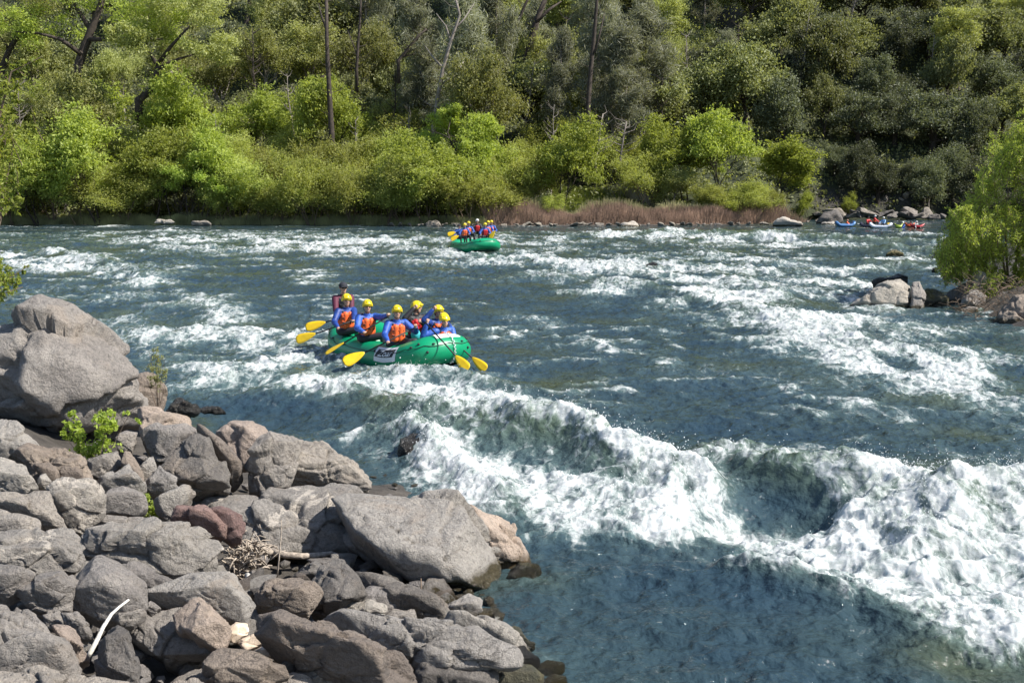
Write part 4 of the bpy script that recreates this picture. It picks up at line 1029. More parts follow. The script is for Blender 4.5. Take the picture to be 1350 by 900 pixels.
# the hillside on the right, several bands; dark-leaved kinds stand in for shade
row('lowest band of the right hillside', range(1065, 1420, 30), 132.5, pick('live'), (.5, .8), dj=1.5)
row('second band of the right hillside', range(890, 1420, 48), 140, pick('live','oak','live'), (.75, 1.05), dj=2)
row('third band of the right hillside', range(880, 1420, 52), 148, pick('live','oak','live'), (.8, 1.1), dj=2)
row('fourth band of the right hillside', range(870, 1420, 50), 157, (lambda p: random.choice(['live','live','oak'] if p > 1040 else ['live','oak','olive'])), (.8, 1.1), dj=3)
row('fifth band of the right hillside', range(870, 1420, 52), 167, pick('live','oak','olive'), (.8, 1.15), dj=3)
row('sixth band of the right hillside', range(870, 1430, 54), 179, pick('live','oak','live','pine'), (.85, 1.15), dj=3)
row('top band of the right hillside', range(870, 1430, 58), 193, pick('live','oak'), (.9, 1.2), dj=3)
# single trees one can pick out
place_tree('spring', 0, 955, 119, 1.15, 'bright green tree standing alone before the dark hillside', None, name='alder_tree', wide=1.15)
place_tree('spring', 1, 905, 121, 1.0, 'fresh green tree left of the lone bright tree', None, name='alder_tree')
place_tree('spring', 2, 1015, 122, .95, 'sparse bright tree leaning out over the shaded water', None, name='alder_tree', wide=1.3)
place_tree('spring', 0, 872, 121, .75, 'small lime green tree above the pale tilted slab', None, name='alder_tree')
place_tree('willow', 0, 985, 116, .72, 'round lime willow bush at the point of the far bank', None, name='willow_bush', cat='bush')
place_tree('willow', 1, 940, 116.5, .62, 'lime willow bush left of the one on the point', None, name='willow_bush', cat='bush')
place_tree('willow', 2, 1020, 117, .5, 'small yellowish willow bush closest to the kayaks', None, name='willow_bush', cat='bush')
place_tree('olive', 2, 880, 118.5, .48, 'dark green bush in the middle of the reddish reeds', None, name='leafy_bush', cat='bush')
place_tree('spring', 1, 1118, 128.6, .34, 'tiny bright sapling above the blue inflatable', None, name='sapling')
place_tree('spring', 2, 1068, 127.5, .36, 'tiny sapling left of the dark boulder by the cliff', None, name='sapling')
place_tree('olive', 1, 1224, 131, .42, 'small sunlit tree on the ledge right of the broken rocks', None, name='sapling')
for i, (px, Yd, sc) in enumerate([(620, 127, .95), (655, 133, 1.05), (742, 128, .95), (785, 131, 1.08), (822, 127, 1.02), (852, 132, .95), (960, 142, .7), (1255, 160, .8), (560, 134, .95)]):
    place_tree('pine', i, px, Yd, sc, ['tall wispy grey pine behind the far raft, left of a pair','tall wispy grey pine, right of the pair behind the far raft','thin grey pine left of the tall clump right of centre','tallest grey pine of the clump right of centre','grey pine with feathery crown at the middle of the right clump','grey pine at the right end of the centre clump','lone grey pine on the sunlit part of the right hillside','grey pine beside the bare pale pole on the right','grey pine left of the two behind the far raft'][i], None, name='grey_pine')
# bare shrubs with grey twigs
bm_ = [make_bare(80+i, 4.6, 5) for i in range(2)]
for i, (px, Yd, sc, lab) in enumerate([(492,116,1.0,'bare grey branching shrub left of the far raft'),(245,116,1.0,'multi stemmed bare shrub on the far left shore'),(560,121,1.1,'grey leafless shrub under the dead tree'),(80,118,.9,'bare twiggy shrub in the far left thicket'),(815,121,.8,'grey bare shrub above the green grass'),(700,120,.9,'bare shrub in the thicket right of the far raft'),(390,119,.9,'bare grey shrub below the tall black trunk'),(150,121,1.0,'bare grey shrub left of the multi stemmed young tree'),(330,122,1.15,'bare grey shrub in the third of the thicket from the left'),(640,122,1.1,'bare shrub directly behind the far raft'),(870,121,.8,'grey twiggy shrub above the dark bush in the reeds'),(20,119,1.0,'bare shrub at the far left end of the thicket')]):
    X = (px-675)/F*Yd; tag(link('bare_shrub', bm_[i % 2], None, loc=(X, Yd, ground_z(X, Yd)-.1)), lab, 'shrub').scale = (sc, sc, sc)
# trunks that stand out
def feature_tree(label, D, trunk, r, limbs=(), clumps=(), kind='oak', mat='bark', leafn=260, size=.17, name='tree'):
    base = PD(trunk[0][0], trunk[0][1], D)
    o = empty(name, base); tag(o, label, 'tree')
    mb = MB(); rs = random.Random(len(label))
    P = [PD(x, y, D+rs.uniform(-.5, .5))-base for x, y in trunk]; P[0] = Vector((0, 0, 0)); P.insert(0, Vector((0, 0, -2.5)))
    mb.tube(P, [r*(1.1-.8*i/len(P)) for i in range(len(P))], 8)
    for lm in limbs:
        q = [PD(x, y, D+j*.7*(1 if len(lm) % 2 else -1))-base for j, (x, y) in enumerate(lm)]
        mb.tube(q, [r*.5*(1-.75*i/(len(q)-1)) for i in range(len(q))], 6)
    for i in range(26):
        t = rs.uniform(.25, 1); k = int(t*(len(P)-1)); k = min(k, len(P)-2); q = P[k].lerp(P[k+1], rs.random())
        L_ = rs.uniform(.6, 2.4); az = rs.uniform(0, 6.28)
        mb.tube([q, q+Vector((math.cos(az), math.sin(az), .3))*L_*.6, q+Vector((math.cos(az+.3), math.sin(az+.3), .6))*L_], [.04, .025, .01], 4, cap=False)
    mb.build('trunk', M[mat], o)
    if clumps:
        r_ = np.random.RandomState(len(label)); cen = []
        for (x, y, rp_) in clumps:
            c = np.array((PD(x, y, D+r_.uniform(-2, 2))-base)[:]); R_ = rp_/F*D
            sub = c+r_.normal(size=(9, 3))*R_*np.array([.55, .6, .38])
            for s_ in sub: cen.append(s_+r_.normal(size=(leafn, 3))*R_*np.array([.2, .2, .13]))
        cen = np.concatenate(cen); me = leaf_mesh('crown', cen, size, .42, .3, r_); me.materials.append(LM[kind])
        link('crown', me, None, o)
    return o
feature_tree('straight black burnt looking trunk left of centre', 123, [(437,175),(434,120),(431,60),(430,-20)], .34, [[(431,40),(424,22),(420,5)]])
feature_tree('thick dark leaning oak trunk near the top left corner', 128, [(100,98),(108,72),(120,40),(132,10),(140,-20)], .62, [[(108,72),(80,52),(50,44),(20,42)],[(116,52),(145,52),(180,50),(215,52)],[(120,40),(100,10),(92,-15)]], [(60,20,40),(150,15,40),(190,30,35),(100,-10,50),(30,35,30),(230,10,40)], 'spring')
feature_tree('crooked dark oak with forking limbs in the upper left', 126, [(183,132),(200,118),(207,95),(210,80)], .5, [[(208,88),(195,65),(190,45)],[(208,85),(225,62),(240,45),(255,30)],[(209,90),(235,78),(262,70)]], [(200,35,34),(250,30,36),(270,60,28),(225,5,40),(170,50,24)], 'olive')
feature_tree('dark slanting trunk at the far top left edge', 130, [(2,92),(12,66),(28,40),(45,10)], .4, [[(12,66),(-5,40)]], [(10,30,40),(40,5,40)], 'olive')
feature_tree('pale dead tree with forked top left of centre', 122, [(572,165),(577,130),(584,90),(594,55),(606,20),(600,-5)], .26, [[(594,55),(588,35),(575,18)],[(580,112),(600,100),(612,80)],[(584,90),(570,75),(560,60)],[(600,38),(612,25),(625,5)]], mat='bark_grey')
feature_tree('dark trunk leaning right at top centre', 138, [(694,84),(700,55),(708,25),(722,-8)], .55, [[(706,30),(725,12),(740,2)]])
feature_tree('slim dark trunk leaning right, left of the thick leaning trunk', 142, [(668,65),(678,40),(690,12),(700,-10)], .28)
feature_tree('tall straight dark trunk among the grey pines right of centre', 124, [(775,142),(778,100),(783,50),(787,0),(788,-20)], .3, [[(784,70),(792,40),(797,18)]])
feature_tree('slim trunk left of the forked dead tree at the top', 132, [(470,92),(472,60),(475,20),(476,-10)], .2, [[(471,72),(462,50),(458,40)]])
feature_tree('dark fallen-looking limb leaning to the right, upper centre left', 131, [(525,80),(540,62),(552,48),(562,38)], .22, [[(530,75),(545,72),(560,64)]])
feature_tree('bare pale pole of a pine on the right hillside', 150, [(1270,215),(1267,165),(1264,120),(1261,72)], .17, [[(1264,120),(1276,115)],[(1268,150),(1278,148)],[(1269,180),(1280,176)]], [(1258,52,26),(1240,45,18),(1272,40,20),(1262,25,22)], 'olive', 'bark_grey')
feature_tree('low sprawling dark trunks in the thicket left of the far raft', 117, [(600,200),(612,182),(628,172)], .2, [[(600,200),(590,175),(596,150)],[(605,190),(585,178),(560,170)]], [(640,165,22),(600,150,16)], 'spring')
feature_tree('slender grey leaning stem above the green grass', 119, [(785,215),(790,180),(795,150)], .13, mat='bark_grey')
feature_tree('second slender grey stem right of the leaning one', 119.5, [(818,208),(822,180),(826,160)], .13, mat='bark_grey')
feature_tree('multi-stemmed young tree with dark stems on the left far shore', 113, [(247,286),(246,262),(240,240)], .10, [[(250,286),(256,262),(262,240)],[(244,286),(234,262),(228,240)],[(262,286),(262,265),(270,250)]], [(240,225,26),(262,230,24),(225,235,20),(280,240,18)], 'spring', size=.12)
# slender bare stems standing up through the foliage
def slender(seed, h):
    rs = random.Random(seed); mb = MB(); P = [Vector((0, 0, -1))]; q = Vector((0, 0, 0)); lx = rs.uniform(-.12, .12)
    for i in range(10): P.append(q.copy()); q = q+Vector((lx+rs.uniform(-.1, .1), rs.uniform(-.1, .1), 1))*h/9
    mb.tube(P, [.15*(1-.8*i/10) for i in range(11)], 6)
    for i in range(34):
        k = rs.randrange(3, 10); p = P[k].lerp(P[k+1], rs.random()); az = rs.uniform(0, 6.28); L_ = rs.uniform(.5, 2.2)*(1.2-k*.08)
        a = p+Vector((math.cos(az), math.sin(az), .5))*L_*.5; b = a+Vector((math.cos(az+.4), math.sin(az+.4), .9))*L_*.5
        mb.tube([p, a, b], [.045, .028, .010], 4, cap=False)
        for j in range(3): mb.tube([a.lerp(b, rs.random()), b+Vector((rs.uniform(-.5, .5), rs.uniform(-.5, .5), rs.uniform(-.1, .6)))*L_*.5], [.016, .006], 3, cap=False)
    return mb.mesh('stem')
sl_ = [slender(500+i, 10) for i in range(4)]
for i, (px, off, sc, dk) in enumerate([(40,16,1.0,0),(140,14,.9,1),(235,24,1.1,0),(300,12,.8,0),(345,30,1.2,1),(395,18,1.0,0),(470,10,.8,0),(515,22,1.1,1),(540,12,.85,0),(610,26,1.3,0),(640,13,.9,1),(680,20,1.1,0),(725,11,.9,0),(745,30,1.3,1),(805,16,1.1,0),(835,26,1.3,0),(865,18,1.0,1),(900,32,1.1,0),(965,30,1.1,1),(1040,30,1.1,0),(1100,34,1.2,0),(1175,40,1.1,1),(1215,20,.9,0),(1310,36,1.2,0)]):
    Yd = float(YB((px-675)/F*114))+off; X = (px-675)/F*Yd
    o = link('bare_tree', sl_[i % 4], None, loc=(X, Yd, ground_z(X, Yd)))
    if i < 4: sl_[i].materials.append(M['bark_grey'])
    o.material_slots[0].link = 'OBJECT'; o.material_slots[0].material = M['bark' if dk else 'bark_grey']
    o.scale = (sc, sc, sc*1.1); o.rotation_euler = (random.uniform(-.08, .08), random.uniform(-.12, .12), random.uniform(0, 6))
    tag(o, '%s slender bare tree poking through the foliage, %s from the left' % ('dark' if dk else 'grey', ordn(i)), 'tree', 'slender bare trees on the far slope')
# reeds and red twigs on the pebble shore : stuff
def blades(name, label, px0, px1, Yo, n, h, col, seed):
    r_ = np.random.RandomState(seed)
    px = r_.uniform(px0, px1, n); Xa = (px-675)/F*113; Ya = YB(Xa)+r_.uniform(Yo[0], Yo[1], n); Xa = (px-675)/F*Ya
    H = h*r_.uniform(.45, 1.15, n)*(.7+.5*fbm(Xa*.25, Ya*.2, 4, 2))
    z0 = ground_h(Xa, Ya)
    lean = r_.normal(0, .22, (n, 2)); wv = r_.uniform(.015, .04, n)
    b0 = np.stack([Xa-wv, Ya, z0-.1], -1); b1 = np.stack([Xa+wv, Ya+.01, z0-.1], -1)
    t = np.stack([Xa+lean[:, 0]*H, Ya+lean[:, 1]*H, z0+H], -1)
    V = np.stack([b0, b1, t+np.array([.006, 0, 0]), t-np.array([.006, 0, 0])], 1).reshape(-1, 3)
    me = mesh_np(name, V, np.arange(n*4).reshape(-1, 4), False)
    tag(link(name, me, col), label, name.replace('_', ' '), kind='stuff')
blades('red_twigs', 'reddish brown leafless twigs along the far pebble shore', 640, 1060, (.6, 3.2), 26000, 1.9, plain('red_twig', (.30,.19,.13), .8, var=.5, scale=.6), 1)
blades('dry_reeds', 'straw coloured dry reeds behind the pebble shore', 620, 1050, (2.6, 5), 9000, 2.1, plain('straw', (.36,.33,.15), .8, var=.5, scale=.5), 2)
blades('waterline_weeds', 'brownish weeds and grass under the waterline thicket', -80, 640, (.1, 2.2), 24000, 1.0, plain('weed', (.22,.22,.09), .8, var=.6, scale=.5), 3)
blades('green_grass', 'bright green grass on the slope behind the reddish twigs', 725, 850, (3.8, 14), 30000, .55, LM['spring'], 4)
def undergrowth():
    r_ = np.random.RandomState(12); n = 130000
    Ya = r_.uniform(113, 215, n); Xa = Ya*r_.uniform(-.5, .5, n)
    g = ground_h(Xa, Ya); nn_ = fbm(Xa*.06, Ya*.06, 3.0, 5)*3.0*sstep(118, 150, Ya)
    ok = (g > .6) & (fbm(Xa*.3, Ya*.3, 1, 2) > -.35); Xa, Ya, g, nn_ = Xa[ok], Ya[ok], g[ok], nn_[ok]
    cen = np.stack([Xa, Ya, g+nn_+r_.rand(len(Xa))*1.3*np.clip(.6+fbm(Xa*.5, Ya*.5, 3, 2), .1, 1.5)], -1)
    me = leaf_mesh('undergrowth', cen, .24, .5, .3, r_)
    tag(link('undergrowth', me, LM['oak']), 'low scrub covering the slope under the trees', 'undergrowth', kind='stuff')
undergrowth()
# the big willow on the right bank
def near_bush(name, label, D, clumps, stems, kind, leaf, n, asp=.3, cat='bush', stemr=.02, mat='twig', sd=3, depth=1.0, up=.2):
    base = PD(stems[0][0][0], stems[0][0][1], D); o = empty(name, base); tag(o, label, cat)
    mb = MB(); rs = random.Random(sd); r_ = np.random.RandomState(sd); ends = []
    for st in stems:
        q = [PD(x, y, D+rs.uniform(-.4, .4)*depth*(j > 0))-base for j, (x, y) in enumerate(st)]
        mb.tube(q, [stemr*(1-.75*i/(len(q)-1)) for i in range(len(q))], 5, cap=False)
    cen = []; tot = sum(c[2]**2 for c in clumps)
    for (x, y, rp_) in clumps:
        R_ = rp_/F*D; c = np.array((PD(x, y, D+rs.uniform(-1, 1)*depth)-base)[:])
        m = max(3, int(14*rp_*rp_/tot*len(clumps)))
        sub = c+r_.normal(size=(m, 3))*R_*np.array([.5, .5, .45])
        for s_ in sub:
            a = Vector(s_); b = a+Vector((rs.gauss(0, .3), rs.gauss(0, .3), rs.uniform(-.9, -.3)))*R_
            mb.tube([b, (a+b)/2+Vector((rs.gauss(0, .05), 0, 0))*R_, a+(a-b)*.35], [stemr*.3, stemr*.2, stemr*.1], 3, cap=False)
            k = max(2, int(n*rp_*rp_/tot/m))
            # leaves follow short twigs
            t = r_.rand(k, 1); cen.append(np.array(b[:])+(np.array((a+(a-b)*.35)[:])-np.array(b[:]))*t+r_.normal(size=(k, 3))*R_*.13)
    cen = np.concatenate(cen)
    me = leaf_mesh('crown', cen, leaf, asp, up, r_); me.materials.append(LM[kind])
    mb.build('stem', M[mat], o); link('crown', me, None, o)
    return o
cl_ = []
rs3 = random.Random(77)
for i in range(270):
    x = rs3.uniform(1250, 1490); lo = 392 if x > 1295 else 358; topy = np.interp(x, [1248,1270,1296,1314,1332,1350,1480], [310,258,222,190,160,148,60])
    y = rs3.uniform(topy+14, lo)
    cl_.append((x, y, rs3.uniform(11, 20)))
near_bush('willow_bush', 'big bright willow spilling over the rocks at the right edge', 38.5, cl_,
   [[(1330,385),(1320,330),(1300,280)],[(1335,385),(1345,300),(1360,200)],[(1325,385),(1290,340),(1262,300)],[(1320,388),(1280,360),(1245,330)],[(1340,385),(1400,250),(1430,150)],[(1330,385),(1325,300),(1335,190)]], 'spring', .055, 130000, asp=.3, stemr=.05, depth=2.0)
near_bush('leafy_branch', 'leafy spring branch poking in above the huge boulder at left', 15.6, [(0,352,10),(10,366,11),(20,370,8),(4,384,10),(-14,372,20),(28,358,5),(-6,340,9),(36,350,3)],
   [[(-40,420),(-15,385),(15,365),(38,350)],[(-40,420),(-10,395),(10,385),(30,378)]], 'near', .024, 2000, asp=.5, cat='branch', stemr=.014, depth=.3)
near_bush('leafy_sapling', 'light green leafy sapling at the upper left edge', 30, [(5,110,16),(22,84,12),(45,76,9),(2,150,18),(14,180,16),(0,210,20),(5,240,20),(-20,170,40),(-25,100,30),(12,262,16),(20,130,9)],
   [[(-30,400),(-12,250),(0,150),(15,95),(55,75)],[(-30,400),(0,290),(8,240),(18,190)]], 'near', .07, 3000, asp=.5, cat='sapling', stemr=.05, depth=.8)
near_bush('leafy_shoot', 'taller leafy green shoot with twin stems before the boulder shadow', 11.9, [(97,560,9),(102,575,10),(108,590,9),(135,548,9),(142,560,11),(138,578,11),(126,590,11),(146,545,6),(120,600,9),(95,545,6),(84,572,6),(152,556,6),(165,545,4),(182,556,4),(128,570,6),(140,600,6),(160,612,4)],
   [[(124,625),(120,600),(105,575),(97,545)],[(126,625),(133,595),(141,565),(150,545)],[(127,625),(145,595),(165,556),(183,527)],[(124,625),(105,600),(84,573)]], 'near', .024, 1900, asp=.55, cat='plant', stemr=.006, depth=.15)
near_bush('thin_shrub', 'thin feathery green shoot at the water edge beside the huge boulder', 16.8, [(208,470,7),(206,485,9),(210,500,9),(198,498,7),(216,490,7),(204,462,5)],
   [[(208,538),(206,510),(200,480),(196,462)],[(209,538),(212,500),(218,470)],[(210,540),(214,520),(219,500)],[(207,538),(199,515),(192,495)],[(208,538),(207,500),(208,460)]], 'olive', .020, 900, asp=.3, cat='plant', stemr=.006, depth=.1)
near_bush('leafy_weed', 'dense green weed beside the flat reddish stone', 11.1, [(196,668,9),(204,674,8),(192,655,6),(210,678,5)], [[(200,684),(196,665),(190,648)],[(202,684),(208,672)]], 'near', .022, 700, asp=.4, cat='plant', stemr=.004, depth=.08)
near_bush('leafy_weed', 'small green tuft on the sloping slab at left', 10.3, [(47,673,6),(45,680,6),(51,668,4)], [[(47,688),(46,670)],[(47,688),(51,668)]], 'near', .018, 400, asp=.4, cat='plant', stemr=.004, depth=.05)
near_bush('leafy_weed', 'pale grassy tuft left of the round shaded stone', 10.6, [(112,676,8),(130,674,6),(108,688,5),(78,686,4)], [[(112,694),(110,672)],[(130,682),(134,668)]], 'olive', .018, 450, asp=.2, cat='plant', stemr=.004, depth=.05)
# ------------------------------------------------------------------ people and boats
def pm(name, col, rough=.5, **k):
    if name not in M: M[name] = plain(name, col, rough, **k)
    return M[name]
pm('skin', (.50,.30,.21), .5, var=.06); pm('jacket_blue', (.018,.075,.34), .55, var=.4, scale=11, bump=.8); pm('jacket_black', (.018,.018,.022), .6)
pm('shirt_maroon', (.10,.012,.035), .7); pm('vest_orange', (.80,.13,.03), .55, var=.15); pm('vest_red', (.48,.015,.02), .55); pm('strap_black', (.015,.015,.017), .6)
pm('pants_dark', (.018,.02,.026), .65); pm('pants_khaki', (.25,.23,.18), .8); pm('helmet_yellow', (.78,.58,.015), .28, var=.04); pm('lens_dark', (.008,.008,.01), .1); pm('cap_dark', (.02,.022,.03), .8)
pm('jacket_navy', (.012,.045,.22), .55, var=.4, scale=11, bump=.8); pm('jacket_royal', (.03,.10,.42), .55, var=.4, scale=11, bump=.8); pm('hair_brown', (.06,.035,.02), .8); pm('lip', (.33,.12,.10), .6); pm('raft_green', (.004,.27,.12), .32, var=.10, scale=2.5, bump=.05); pm('raft_floor', (.02,.10,.07), .5)
pm('patch_white', (.75,.75,.76), .5); pm('paddle_yellow', (.80,.52,.012), .4, var=.12, scale=6); pm('rope_pale', (.6,.62,.62), .8, var=.4, scale=60); pm('teal_cloth', (.05,.45,.5), .6)
pm('helmet_white', (.75,.75,.73), .4); pm('pale_blue', (.18,.36,.62), .4); pm('kayak_red', (.38,.02,.03), .3); pm('kayak_lime', (.40,.52,.07), .3); pm('raft_pale', (.62,.66,.72), .4); pm('raft_blue', (.08,.20,.42), .35); pm('raft_dark', (.03,.03,.045), .4); pm('jacket_white', (.6,.62,.62), .7)
dg = None
def blob_mesh(name, caps, voxel, mats, smooth=2):
    """caps: (a, b, ra, rb, material index [, squash]) -> one continuous skin"""
    mb = MB()
    for cpt in caps:
        a, b, ra, rb = Vector(cpt[0]), Vector(cpt[1]), cpt[2], cpt[3]
        sq = cpt[5] if len(cpt) > 5 else None
        if sq:
            mb.ellip(a, (ra*sq[0], ra*sq[1], ra*sq[2]), 8); continue
        d = (b-a); L_ = d.length
        if L_ < 1e-5: mb.ellip(a, (ra, ra, ra), 8); continue
        d.normalize(); pts = []; rr = []
        for i in range(4):
            t = PI/2*(1-i/3.0)*.98; pts.append(a-d*ra*math.sin(t)); rr.append(max(ra*math.cos(t), .001))
        pts.append((a+b)/2); rr.append((ra+rb)/2)
        for i in range(4):
            t = PI/2*(i/3.0)*.98; pts.append(b+d*rb*math.sin(t)); rr.append(max(rb*math.cos(t), .001))
        mb.tube(pts, rr, 12)
    me = mb.mesh('tmp'); o = bpy.data.objects.new('tmp', me); C.objects.link(o)
    r = o.modifiers.new('r', 'REMESH'); r.mode = 'VOXEL'; r.voxel_size = voxel; r.adaptivity = 0
    if smooth:
        s_ = o.modifiers.new('s', 'SMOOTH'); s_.iterations = smooth; s_.factor = .5
    bpy.context.view_layer.update()
    d_ = bpy.context.evaluated_depsgraph_get()
    out = bpy.data.meshes.new_from_object(o.evaluated_get(d_)); out.name = name
    bpy.data.objects.remove(o); bpy.data.meshes.remove(me)
    n = len(out.polygons); cc = np.zeros(n*3, np.float32); out.polygons.foreach_get('center', cc); cc = cc.reshape(-1, 3)
    best = np.full(n, 1e9); mi = np.zeros(n, np.int32)
    for cpt in caps:
        a = np.array(cpt[0][:], float) if not isinstance(cpt[0], tuple) else np.array(cpt[0], float); b = np.array(tuple(cpt[1]), float); ra, rb = cpt[2], cpt[3]
        sq = cpt[5] if len(cpt) > 5 else None
        if sq:
            q = (cc-a)/np.array(sq); dd = (np.linalg.norm(q, axis=1)-ra)*min(sq)
        else:
            ab = b-a; l2 = max(ab @ ab, 1e-9); t = np.clip(((cc-a) @ ab)/l2, 0, 1)
            dd = np.linalg.norm(cc-a-t[:, None]*ab, axis=1)-(ra+(rb-ra)*t)
        m = dd < best; best[m] = dd[m]; mi[m] = cpt[4]
    out.materials.clear()
    for m_ in mats: out.materials.append(M[m_])
    out.polygons.foreach_set('material_index', mi); out.polygons.foreach_set('use_smooth', np.ones(n, bool)); out.update()
    return out
def ik(S0, H, l1, l2, hint):
    d = H-S0; D = min(d.length, (l1+l2)*.995); dn = d.normalized()
    a = (l1*l1-l2*l2+D*D)/(2*D); hgt = math.sqrt(max(l1*l1-a*a, 0))
    hn = (hint-dn*hint.dot(dn)).normalized()
    return S0+dn*a+hn*hgt, S0+dn*D
def person(label, head, yaw, hands, jacket='jacket_blue', vest='vest_orange', helmet='helmet_yellow', cap=False, shades=True, lean=.08, look=0.0, tilt=0.0, grip=None, voxel=.012, pants='pants_dark', group=None, scale=1.0, legs=True, legdir=None):
    """head: world point of the head centre; yaw: direction faced (radians, 0 = +X); hands: two world points (left, right) or None"""
    fwd = Vector((math.cos(yaw), math.sin(yaw), 0)); lft = Vector((-fwd.y, fwd.x, 0))
    pel = Vector(head)-fwd*(lean+.03)*scale-Vector((0, 0, .73*scale))
    o = empty('person', pel); tag(o, label, 'person', group); s = scale
    def Lc(x, y, z): return (fwd*x+lft*y)*s+Vector((0, 0, z*s))
    J, SK, PT, BK, LP = 0, 1, 2, 3, 4
    mats = [jacket, 'skin', pants, 'lens_dark', 'lip', 'hair_brown']
    c = []
    def cap_(a, b, ra, rb, m, sq=None): c.append((a, b, ra*s, rb*s, m) if sq is None else (a, b, ra*s, rb*s, m, sq))
    ch = Lc(lean*.75, 0, .40)
    cap_(Lc(-.02, .07, .08), Lc(-.02, -.07, .08), .12, .12, PT)
    cap_(Lc(0, 0, .12), ch, .135, .15, J)
    cap_(Lc(lean*.7, .07, .40), Lc(lean*.7, -.07, .40), .13, .13, J)
    sh = [Lc(lean*.85, .175, .505), Lc(lean*.85, -.175, .505)]
    cap_(sh[0], sh[1], .072, .072, J)
    cap_(Lc(lean*.9, 0, .53), Lc(lean+.01, 0, .62), .062, .055, SK)
    cap_(Lc(lean*.9, 0, .535), Lc(lean*.95, 0, .565), .075, .068, J)
    # head with its own heading
    hy = yaw+look; hf = Vector((math.cos(hy), math.sin(hy), 0)); hl = Vector((-hf.y, hf.x, 0))
    hup = (Vector((0, 0, 1))-hf*tilt).normalized(); hf2 = (hf+Vector((0, 0, 1))*tilt*-1).normalized() if tilt else hf
    hc = Vector(head)-pel
    def Hc(x, y, z): return hc+(hf2*x+hl*y+hup*z)*s
    cap_(Hc(-.015, 0, .035), Hc(.012, 0, .03), .088, .084, SK)
    cap_(Hc(.03, 0, -.02), Hc(.045, 0, -.07), .066, .045, SK)
    cap_(Hc(.088, 0, .012), Hc(.104, 0, -.022), .011, .016, SK)
    for q in (1, -1):
        cap_(Hc(.0, .083*q, .0), Hc(-.005, .088*q, .02), .016, .018, SK)
        cap_(Hc(.083, .031*q, .022), Hc(.084, .031*q, .022), .012, .012, BK)
    cap_(Hc(.083, .018, -.048), Hc(.083, -.018, -.048), .009, .009, LP)
    cap_(Hc(-.05, 0, .0), Hc(-.055, 0, -.05), .07, .05, 5)
    # arms
    fing = []
    hs = []
    for i, q in enumerate((1, -1)):
        if hands and hands[i] is not None: H = Vector(hands[i])-pel
        else: H = Lc(.30, .16*q, .14)
        el, wr = ik(sh[i], H, .285*s, .265*s, (lft*q*.9+Vector((0, 0, -1))-fwd*.25))
        cap_(sh[i], el, .080, .064, J); cap_(el, wr, .066, .044, J)
        d = (wr-el).normalized(); cap_(wr-d*.005, wr+d*.05*s, .024, .030, SK)
        pc = wr+d*.055*s
        gax = Vector(grip).normalized() if grip is not None else fwd
        gax = (gax-d*gax.dot(d));
        gax = gax.normalized() if gax.length > .1 else lft
        pnrm = d.cross(gax).normalized()
        for k in range(4):
            off = gax*(k-1.5)*.019*s; ln = (.9, 1.0, .95, .75)[k]*s
            a0 = pc+off+d*.022*s; a1 = a0+d*.024*ln+pnrm*.012*ln; a2 = a1+pnrm*.026*ln-d*.004*ln; a3 = a2-d*.022*ln
            cap_(a0, a1, .0095, .009, SK); cap_(a1, a2, .009, .0085, SK); cap_(a2, a3, .0085, .008, SK)
        cap_(pc-d*.02*s-gax*.02*s, pc+pnrm*.03*s-gax*.032*s, .012, .010, SK)
        cap_(pc+pnrm*.03*s-gax*.032*s, pc+pnrm*.045*s-gax*.012*s+d*.01*s, .010, .009, SK)
    if legs:
        for q in (1, -1):
            lf = Vector(legdir).normalized() if legdir else fwd; ll = Vector((-lf.y, lf.x, 0)); kn = (lf*.38+ll*.13*q)*s+Vector((0, 0, .12*s)); ft = (lf*.42+ll*.12*q)*s+Vector((0, 0, -.27*s))
            cap_(Lc(.02, .09*q, .06), kn, .092, .064, PT); cap_(kn, ft, .062, .042, PT); cap_(ft, ft+lf*.16*s+Vector((0, 0, -.03*s)), .042, .036, 3)
    link('body', blob_mesh('body', c, voxel, mats), None, o)
    if vest:
        v = []
        def vc(a, b, ra, rb, m=0): v.append((a, b, ra*s, rb*s, m))
        for q in (1, -1):
            vc(Lc(lean*.55+.095, .05*q, .19), Lc(lean*.8+.105, .05*q, .44), .064, .060); vc(Lc(lean*.55+.07, .105*q, .20), Lc(lean*.8+.08, .10*q, .42), .060, .055)
            vc(Lc(lean*.5-.10, .06*q, .20), Lc(lean*.8-.09, .06*q, .46), .064, .06)
            vc(Lc(lean*.6, .135*q, .20), Lc(lean*.7, .135*q, .33), .052, .05)
            vc(Lc(lean*.8+.08, .09*q, .46), Lc(lean*.85, .10*q, .565), .032, .03, 1); vc(Lc(lean*.85, .10*q, .565), Lc(lean*.8-.08, .09*q, .50), .03, .032, 1)
        vc(Lc(lean*.6+.148, .12, .27), Lc(lean*.6+.148, -.12, .27), .012, .012, 1)
        vc(Lc(lean*.65+.152, .11, .37), Lc(lean*.65+.152, -.11, .37), .010, .010, 1)
        link('life_jacket', blob_mesh('life_jacket', v, voxel, [vest, 'strap_black'], 1), None, o)
    Mh = Matrix((( hf2.x, hl.x, hup.x), (hf2.y, hl.y, hup.y), (hf2.z, hl.z, hup.z)))
    if helmet:
        mb = MB(); n = 16; V = []; Fc = []
        for i in range(9):
            th = (PI*.56)*i/8
            for k in range(n*2):
                ph = PI*k/n
                drop = .95 if math.cos(ph) > .55 else 1.12
                rr = 1+.025*math.cos(ph*6)*math.sin(th)
                p = Vector((.128*math.sin(th)*math.cos(ph)*rr, .110*math.sin(th)*math.sin(ph)*rr, .118*math.cos(th*drop)))
                V.append(Mh @ (p*s))
        for i in range(8):
            for k in range(n*2): Fc.append((i*2*n+k, (i+1)*2*n+k, (i+1)*2*n+(k+1) % (2*n), i*2*n+(k+1) % (2*n)))
        mb.add(V, Fc)
